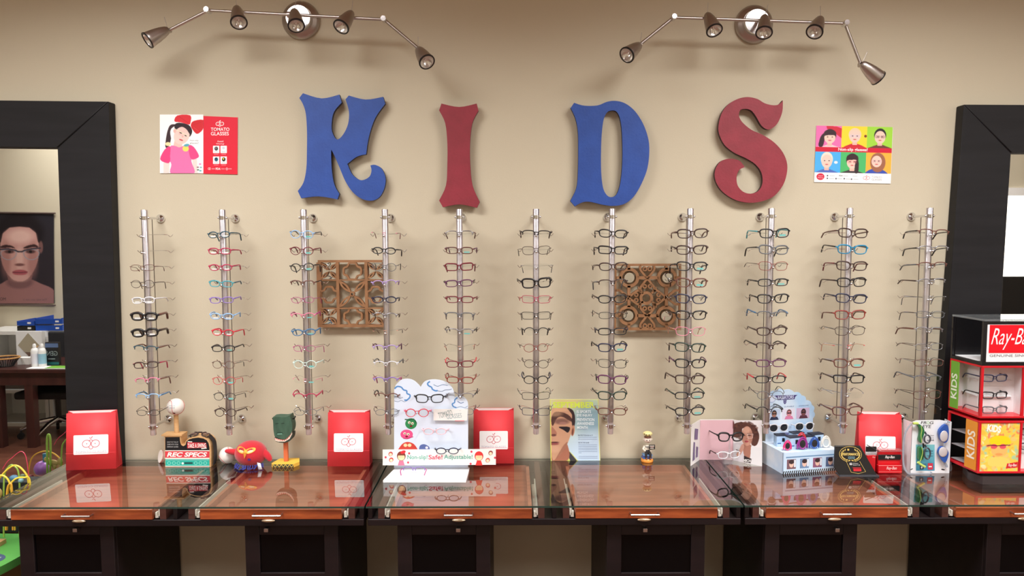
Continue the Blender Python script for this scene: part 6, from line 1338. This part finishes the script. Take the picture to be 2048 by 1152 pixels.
# ------------------------------------------------------------------ behind the camera: what the mirrors show
def behind():
    YL = onz(60, 895, 0).y; ytab = at(60, 737, YL); zt_ = ytab.z
    R = lambda px, py, Yv: atm(px, py, Yv)
    DK = mat('dark_table_wood', (70, 36, 32), .35, tint=((54, 26, 24), (20, 3, 3)))
    x0, x1 = R(-190, 800, YL).x, R(290, 800, YL).x; y0 = -YL
    t = thing('desk', 'dark wooden desk reflected in the left mirror', 'desk', ((x0+x1)/2, y0-.35, 0))
    bevel(MB().box((x0, y0-.62, zt_-.03), (x1, y0+.02, zt_)).build('tabletop', DK, t), .003)
    MB().box((x0+.04, y0-.60, R(0, 770, YL).z), (x1-.04, y0-.01, zt_-.0305)).build('apron', DK, t)
    za = R(0, 770, YL).z
    for px in (60, -5, 235): x = R(px, 800, YL).x; MB().box((x-.032, y0-.075, 0), (x+.032, y0-.012, za-.0005)).build('leg', DK, t)
    MB().box((x0+.05, y0-.58, 0), (x0+.11, y0-.52, za)).build('leg', DK, t)
    z = zt_+E
    def P(px, dep): return R(px, 700, YL+dep).x, -(YL+dep)
    def cz(px, py, dep): return R(px, py, YL+dep).z
    # basket
    x, y = P(14, .12); b = thing('wire_basket', 'black wire basket with tan rim on the desk', 'basket', (x, y, z)); m = MB()
    for i in range(30): a = 2*pi*i/30; m.tube([(x+.055*cos(a), y+.05*sin(a), z+.004), (x+.10*cos(a), y+.085*sin(a), z+.068)], .0025, 6)
    m.lathe([(0, 0), (.058, 0), (.058, .006), (0, .006)], (x, y, z), (0, 0, 1), 24, sy=.9).build('wires', BLK, b); MB().tube([(x+.102*cos(a), y+.088*sin(a), z+.070) for a in [2*pi*i/30 for i in range(30)]], .006, 8, True).build('rim', mat('tan_wicker', (190, 140, 80), .7), b)
    for i, (px, c_, lab) in enumerate(((73, (232, 232, 240), 'plain white bottle on the desk'), (88, (150, 196, 220), 'white bottle with blue label on the desk'))):
        x, y = P(px, .10); b = thing('bottle', lab, 'bottle', (x, y, z), group=None); h = cz(px, 690, .10)-z
        MB().lathe([(.026, 0), (.028, .004), (.028, h*.72), (.022, h*.84), (.011, h*.90)], (x, y, z), (0, 0, 1), 20).build('bottle_body', WHITE, b)
        MB().lathe([(.013, h*.9), (.013, h*1.02), (.008, h*1.08)], (x, y, z), (0, 0, 1), 16).build('cap', WHITE, b)
        MB().lathe([(.0283, h*.15), (.0283, h*.62)], (x, y, z), (0, 0, 1), 20, caps=False).build('bottle_label', mat('bottle_label_%d' % i, c_, .5), b)
    x, y = P(108, .16); h = cz(108, 684, .16)-z; b = thing('product_box', 'black upright box lettered GEN on the desk', 'box', (x, y, z))
    MB().box((x-.055, y-.03, z), (x+.05, y, z+h)).build('carton', BLK, b)
    cv = Canvas(lambda a, c: Vector((x+a, y+.0006, z+c)), (0, 1, 0)); cv.text('GEN', -.042, h*.62, .042, h*.42, (150, 160, 160), 1, flip=True); cv.v = cv.v; cv.rect(-.055, h*.02, .05, h*.14, (40, 110, 110), 1); cv.rect(-.055, h*.78, .05, h*.96, (90, 110, 150), 1); cv.rect(-.035, h*.26, .02, h*.30, (150, 160, 160), 1); cv.build('carton_print', b)
    b = thing('paper_stack', 'loose white and green papers on the desk', 'papers', (P(100, .05)[0], P(100, .05)[1], z)); x, y = P(105, .06)
    MB().box((x-.16, y-.05, z), (x+.16, y+.06, z+.004)).build('sheet', PAPER, b); MB().box((x-.02, y-.045, z+.0042), (x+.15, y+.055, z+.006)).build('sheet', mat('green_print', (120, 170, 130), .5), b)
    x, y = P(55, .22); b = thing('small_box', 'low white box on the desk behind the basket', 'box', (x, y, z)); MB().box((x-.05, y-.03, z), (x+.04, y+.03, z+.055)).build('carton', PAPER, b)
    # tabletop picture stand with a diamond shaped mirror
    x, y = P(62, .40); h = cz(62, 662, .40)-z; b = thing('tabletop_mirror', 'white square stand with diamond mirror on the desk', 'mirror', (x, y, z)); w = .105
    MB().box((x-w, y-.012, z), (x+w, y, z+h)).build('panel', WHITE, b); c_ = z+h*.52; MB().slab([[Vector((x, y+.001, z+h*.95)), Vector((x+w*.85, y+.001, c_)), Vector((x, y+.001, z+h*.12)), Vector((x-w*.85, y+.001, c_))]], (0, .002, 0)).build('diamond_mirror', MIRROR, b)
    # white cabinets behind
    WC = mat('white_laminate', (232, 230, 226), .4)
    yb = YB+.012; Yv = -yb-.36
    def unit(lab, pxa, pxb, pyt, holes, zb=0.):
        xa, xb = R(pxa, 700, Yv).x, R(pxb, 700, Yv).x; zt2 = R(0, pyt, Yv).z; yf = -Yv
        u = thing('white_shelf_unit', lab, 'shelf', ((xa+xb)/2, (yb+yf)/2, zb))
        mm = MB().box((xa, yb, zt2-.03), (xb, yf, zt2)).box((xa, yb, zb), (xb, yf, zb+.03)).box((xa, yb, zb+.03), (xa+.03, yf, zt2-.03)).box((xb-.03, yb, zb+.03), (xb, yf, zt2-.03)).box((xa+.03, yb, zb+.03), (xb-.03, yb+.01, zt2-.03))
        for h_ in holes: z_ = zb+(zt2-zb)*h_; mm.box((xa+.03, yb+.01, z_), (xb-.03, yf, z_+.03))
        mm.build('carcass', WC, u); return xa, xb, zt2, yf
    xa, xb, ztop, yf = unit('white open shelf unit behind the desk, under the blue trays', -40, 95, 662, (.35, .66))
    xa2, xb2, ztop2, yf2 = unit('lower white shelf unit right of the open unit behind the desk', 97, 190, 672, (.42,))
    for i, (pa, pb, hh, lab) in enumerate(((33, 68, .05, 'small blue letter tray on the white shelf'), (70, 124, .065, 'large blue letter tray on the white shelf'))):
        a, b_ = R(pa, 650, Yv).x, R(pb, 650, Yv).x; zz0 = (ztop if i == 0 else max(ztop, ztop2))+.001
        if i == 1: a, b_ = min(a, b_)+.0, max(a, b_)
        tr = thing('letter_tray', lab, 'tray', ((a+b_)/2, yf-.15, zz0), group=None)
        for k in range(2): z_ = zz0+k*hh*.9; MB().box((a, yf-.28, z_), (b_, yf-.03, z_+.006)).box((a, yf-.28, z_+.006), (a+.008, yf-.03, z_+hh*.8)).box((b_-.008, yf-.28, z_+.006), (b_, yf-.03, z_+hh*.8)).box((a+.008, yf-.04, z_+.006), (b_-.008, yf-.03, z_+hh*.7)).build('tray', mat('blue_tray_plastic', (22, 74, 170), .3) if not (i == 0 and k == 0) else BLK, tr); MB().box((b_-.06, yf-.0295, z_+.015), (b_-.03, yf-.028, z_+.030)).build('tray_label', PAPER, tr)
    # poster banner on the back wall
    Yp = 2*MIRY-(YB+.012); sc = 260/936; mp = lambda x, y: atm(x*sc, 300+y*sc, Yp)
    t = thing('banner_poster', 'hanging dark portrait banner of a woman in glasses, seen in the left mirror', 'poster', tuple(mp(140, 1110)))
    MB().slab([[mp(-110, 450), mp(385, 455), mp(392, 1105), mp(-115, 1112)]], (0, -.001, 0)).build('banner_sheet', BLK, t)
    P_ = Painter(-110, 450, 388, 1105, 150, (38, 32, 38))
    P_.vgrad(450, (40, 38, 46), 1105, (46, 38, 44))
    P_.poly(smooth([(-110, 1000), (0, 965), (75, 930), (210, 930), (290, 960), (388, 1010), (388, 1110), (-110, 1110)], 4, True, (0, 6, 7)), (150, 106, 104)); P_.ell(140, 950, 80, 40, (80, 56, 60), .8, .9)
    P_.poly(smooth([(60, 850), (225, 850), (215, 960), (140, 990), (70, 960)], 4), (120, 84, 84))
    P_.ell(140, 600, 175, 150, (30, 25, 30), .3); P_.ell(294, 700, 16, 44, (120, 84, 82), .4); P_.poly(smooth([(3, 640), (20, 590), (70, 556), (140, 550), (212, 556), (258, 588), (276, 640), (279, 740), (264, 825), (228, 895), (186, 936), (142, 947), (96, 934), (52, 892), (18, 825), (2, 740)], 4), (196, 148, 140)); P_.line([(0, 660), (14, 596), (66, 552), (140, 545), (214, 552), (264, 592), (280, 660)], 14, (34, 27, 31), .8); P_.ell(145, 622, 92, 50, (226, 186, 176), .8, .9); P_.ell(142, 780, 26, 80, (220, 180, 170), .8, .7); P_.ell(238, 800, 36, 120, (150, 100, 96), .8, .6); P_.ell(40, 800, 34, 120, (150, 100, 96), .8, .6)
    P_.poly(smooth([(0, 700), (30, 684), (80, 688), (110, 708), (70, 702), (20, 706)], 3), (58, 36, 38)); P_.poly(smooth([(168, 706), (200, 688), (250, 680), (278, 700), (230, 700), (190, 710)], 3), (58, 36, 38))
    for x in (68, 220): P_.ell(x, 732, 34, 13, (90, 62, 62), .5); P_.ell(x, 732, 11, 10, (30, 24, 28), .3)
    for x in (62, 226): P_.line([(x+56*cos(a)*(1), 742+48*sin(a)*(1 if sin(a) > 0 else .55)) for a in [2*pi*i/24 for i in range(25)]], 5, (150, 150, 160))
    P_.line([(0, 716), (60, 712), (112, 722), (130, 732), (158, 732), (176, 722), (225, 712), (290, 706)], 10, (56, 54, 66))
    P_.ell(142, 826, 34, 10, (120, 76, 74), .6); P_.ell(144, 882, 54, 20, (166, 84, 92), .25); P_.line([(92, 880), (144, 884), (196, 878)], 5, (96, 46, 54)); P_.ell(144, 925, 60, 24, (206, 160, 152), .9, .6)
    cv = Canvas(mp, (0, 1, 0)); cv.raster(P_, 1); cv.text('MODO'[:2]+'', 0, 1062, 42, 1084, (60, 50, 56), 3, flip=True); cv.text('The way you see it', 165, 1070, 340, 1088, (110, 84, 90), 3, flip=True); cv.build('banner_print', t)
    for yy in (450, 1112): MB().tube([mp(-120, yy)+Vector((0, .004, 0)), mp(400, yy+6)+Vector((0, .004, 0))], .008, 10).build('hanging_rod', mat('pewter', (120, 104, 100), .4, .6), t)
    # office chair
    cx, cy = R(122, 850, YL+.33).x, -(YL+.33)
    t = thing('office_chair', 'office chair with chrome star base under the desk', 'chair', (cx, cy, 0))
    for k in range(5):
        a = radians(72*k+20); e = Vector((cx+.28*cos(a), cy+.28*sin(a), .085))
        MB().tube([(cx, cy, .16), ((cx+e.x)/2, (cy+e.y)/2, .14), e], [.022, .018, .013], 10).build('star_leg', CHROME, t); MB().lathe([(.026, -.012), (.028, 0), (.026, .012)], (e.x, e.y, .029), (-sin(a), cos(a), 0), 16).tube([(e.x, e.y, .03), (e.x, e.y, .085)], .007).build('caster', BLK, t)
    MB().tube([(cx, cy, .12), (cx, cy, .36)], .022, 12).build('gas_lift', BLK, t)
    o = MB().box((cx-.22, cy-.22, .36), (cx+.22, cy+.22, .42)).build('seat', mat('black_mesh', (30, 30, 34), .8), t); bevel(o, .02, 3)
    o = MB().box((cx-.2, cy-.26, .46), (cx+.2, cy-.22, .85)).build('backrest', mat('black_mesh', (30, 30, 34), .8), t); bevel(o, .015, 3); MB().tube([(cx, cy-.2, .39), (cx, cy-.26, .42), (cx, cy-.26, .5)], .015).build('back_bar', BLK, t)
    # dark monitor and cabinet below the window, seen in the right mirror
    p = atm(2032, 600, 3.2); t = thing('office_monitor', 'black monitor on a cabinet seen in the right mirror', 'monitor', (p.x, p.y, 0))
    a, b_ = atm(2003, 560, 3.2), atm(2120, 560, 3.2); z1 = atm(2010, 553, 3.2).z
    MB().box((a.x, p.y-.02, z1-.40), (b_.x, p.y+.02, z1)).build('screen', BLK, t); MB().box((a.x+.12, p.y-.03, z1-.47), (b_.x-.12, p.y+.06, z1-.40)).build('stand', BLK, t)
    c = thing('low_cabinet', 'dark low cabinet under the monitor', 'cabinet', (p.x, p.y, 0)); MB().box((a.x-.1, p.y-.3, 0), (b_.x+.3, p.y+.2, z1-.471)).build('body', DARKW, c)
behind()
n_ = at(36, 340, 0)
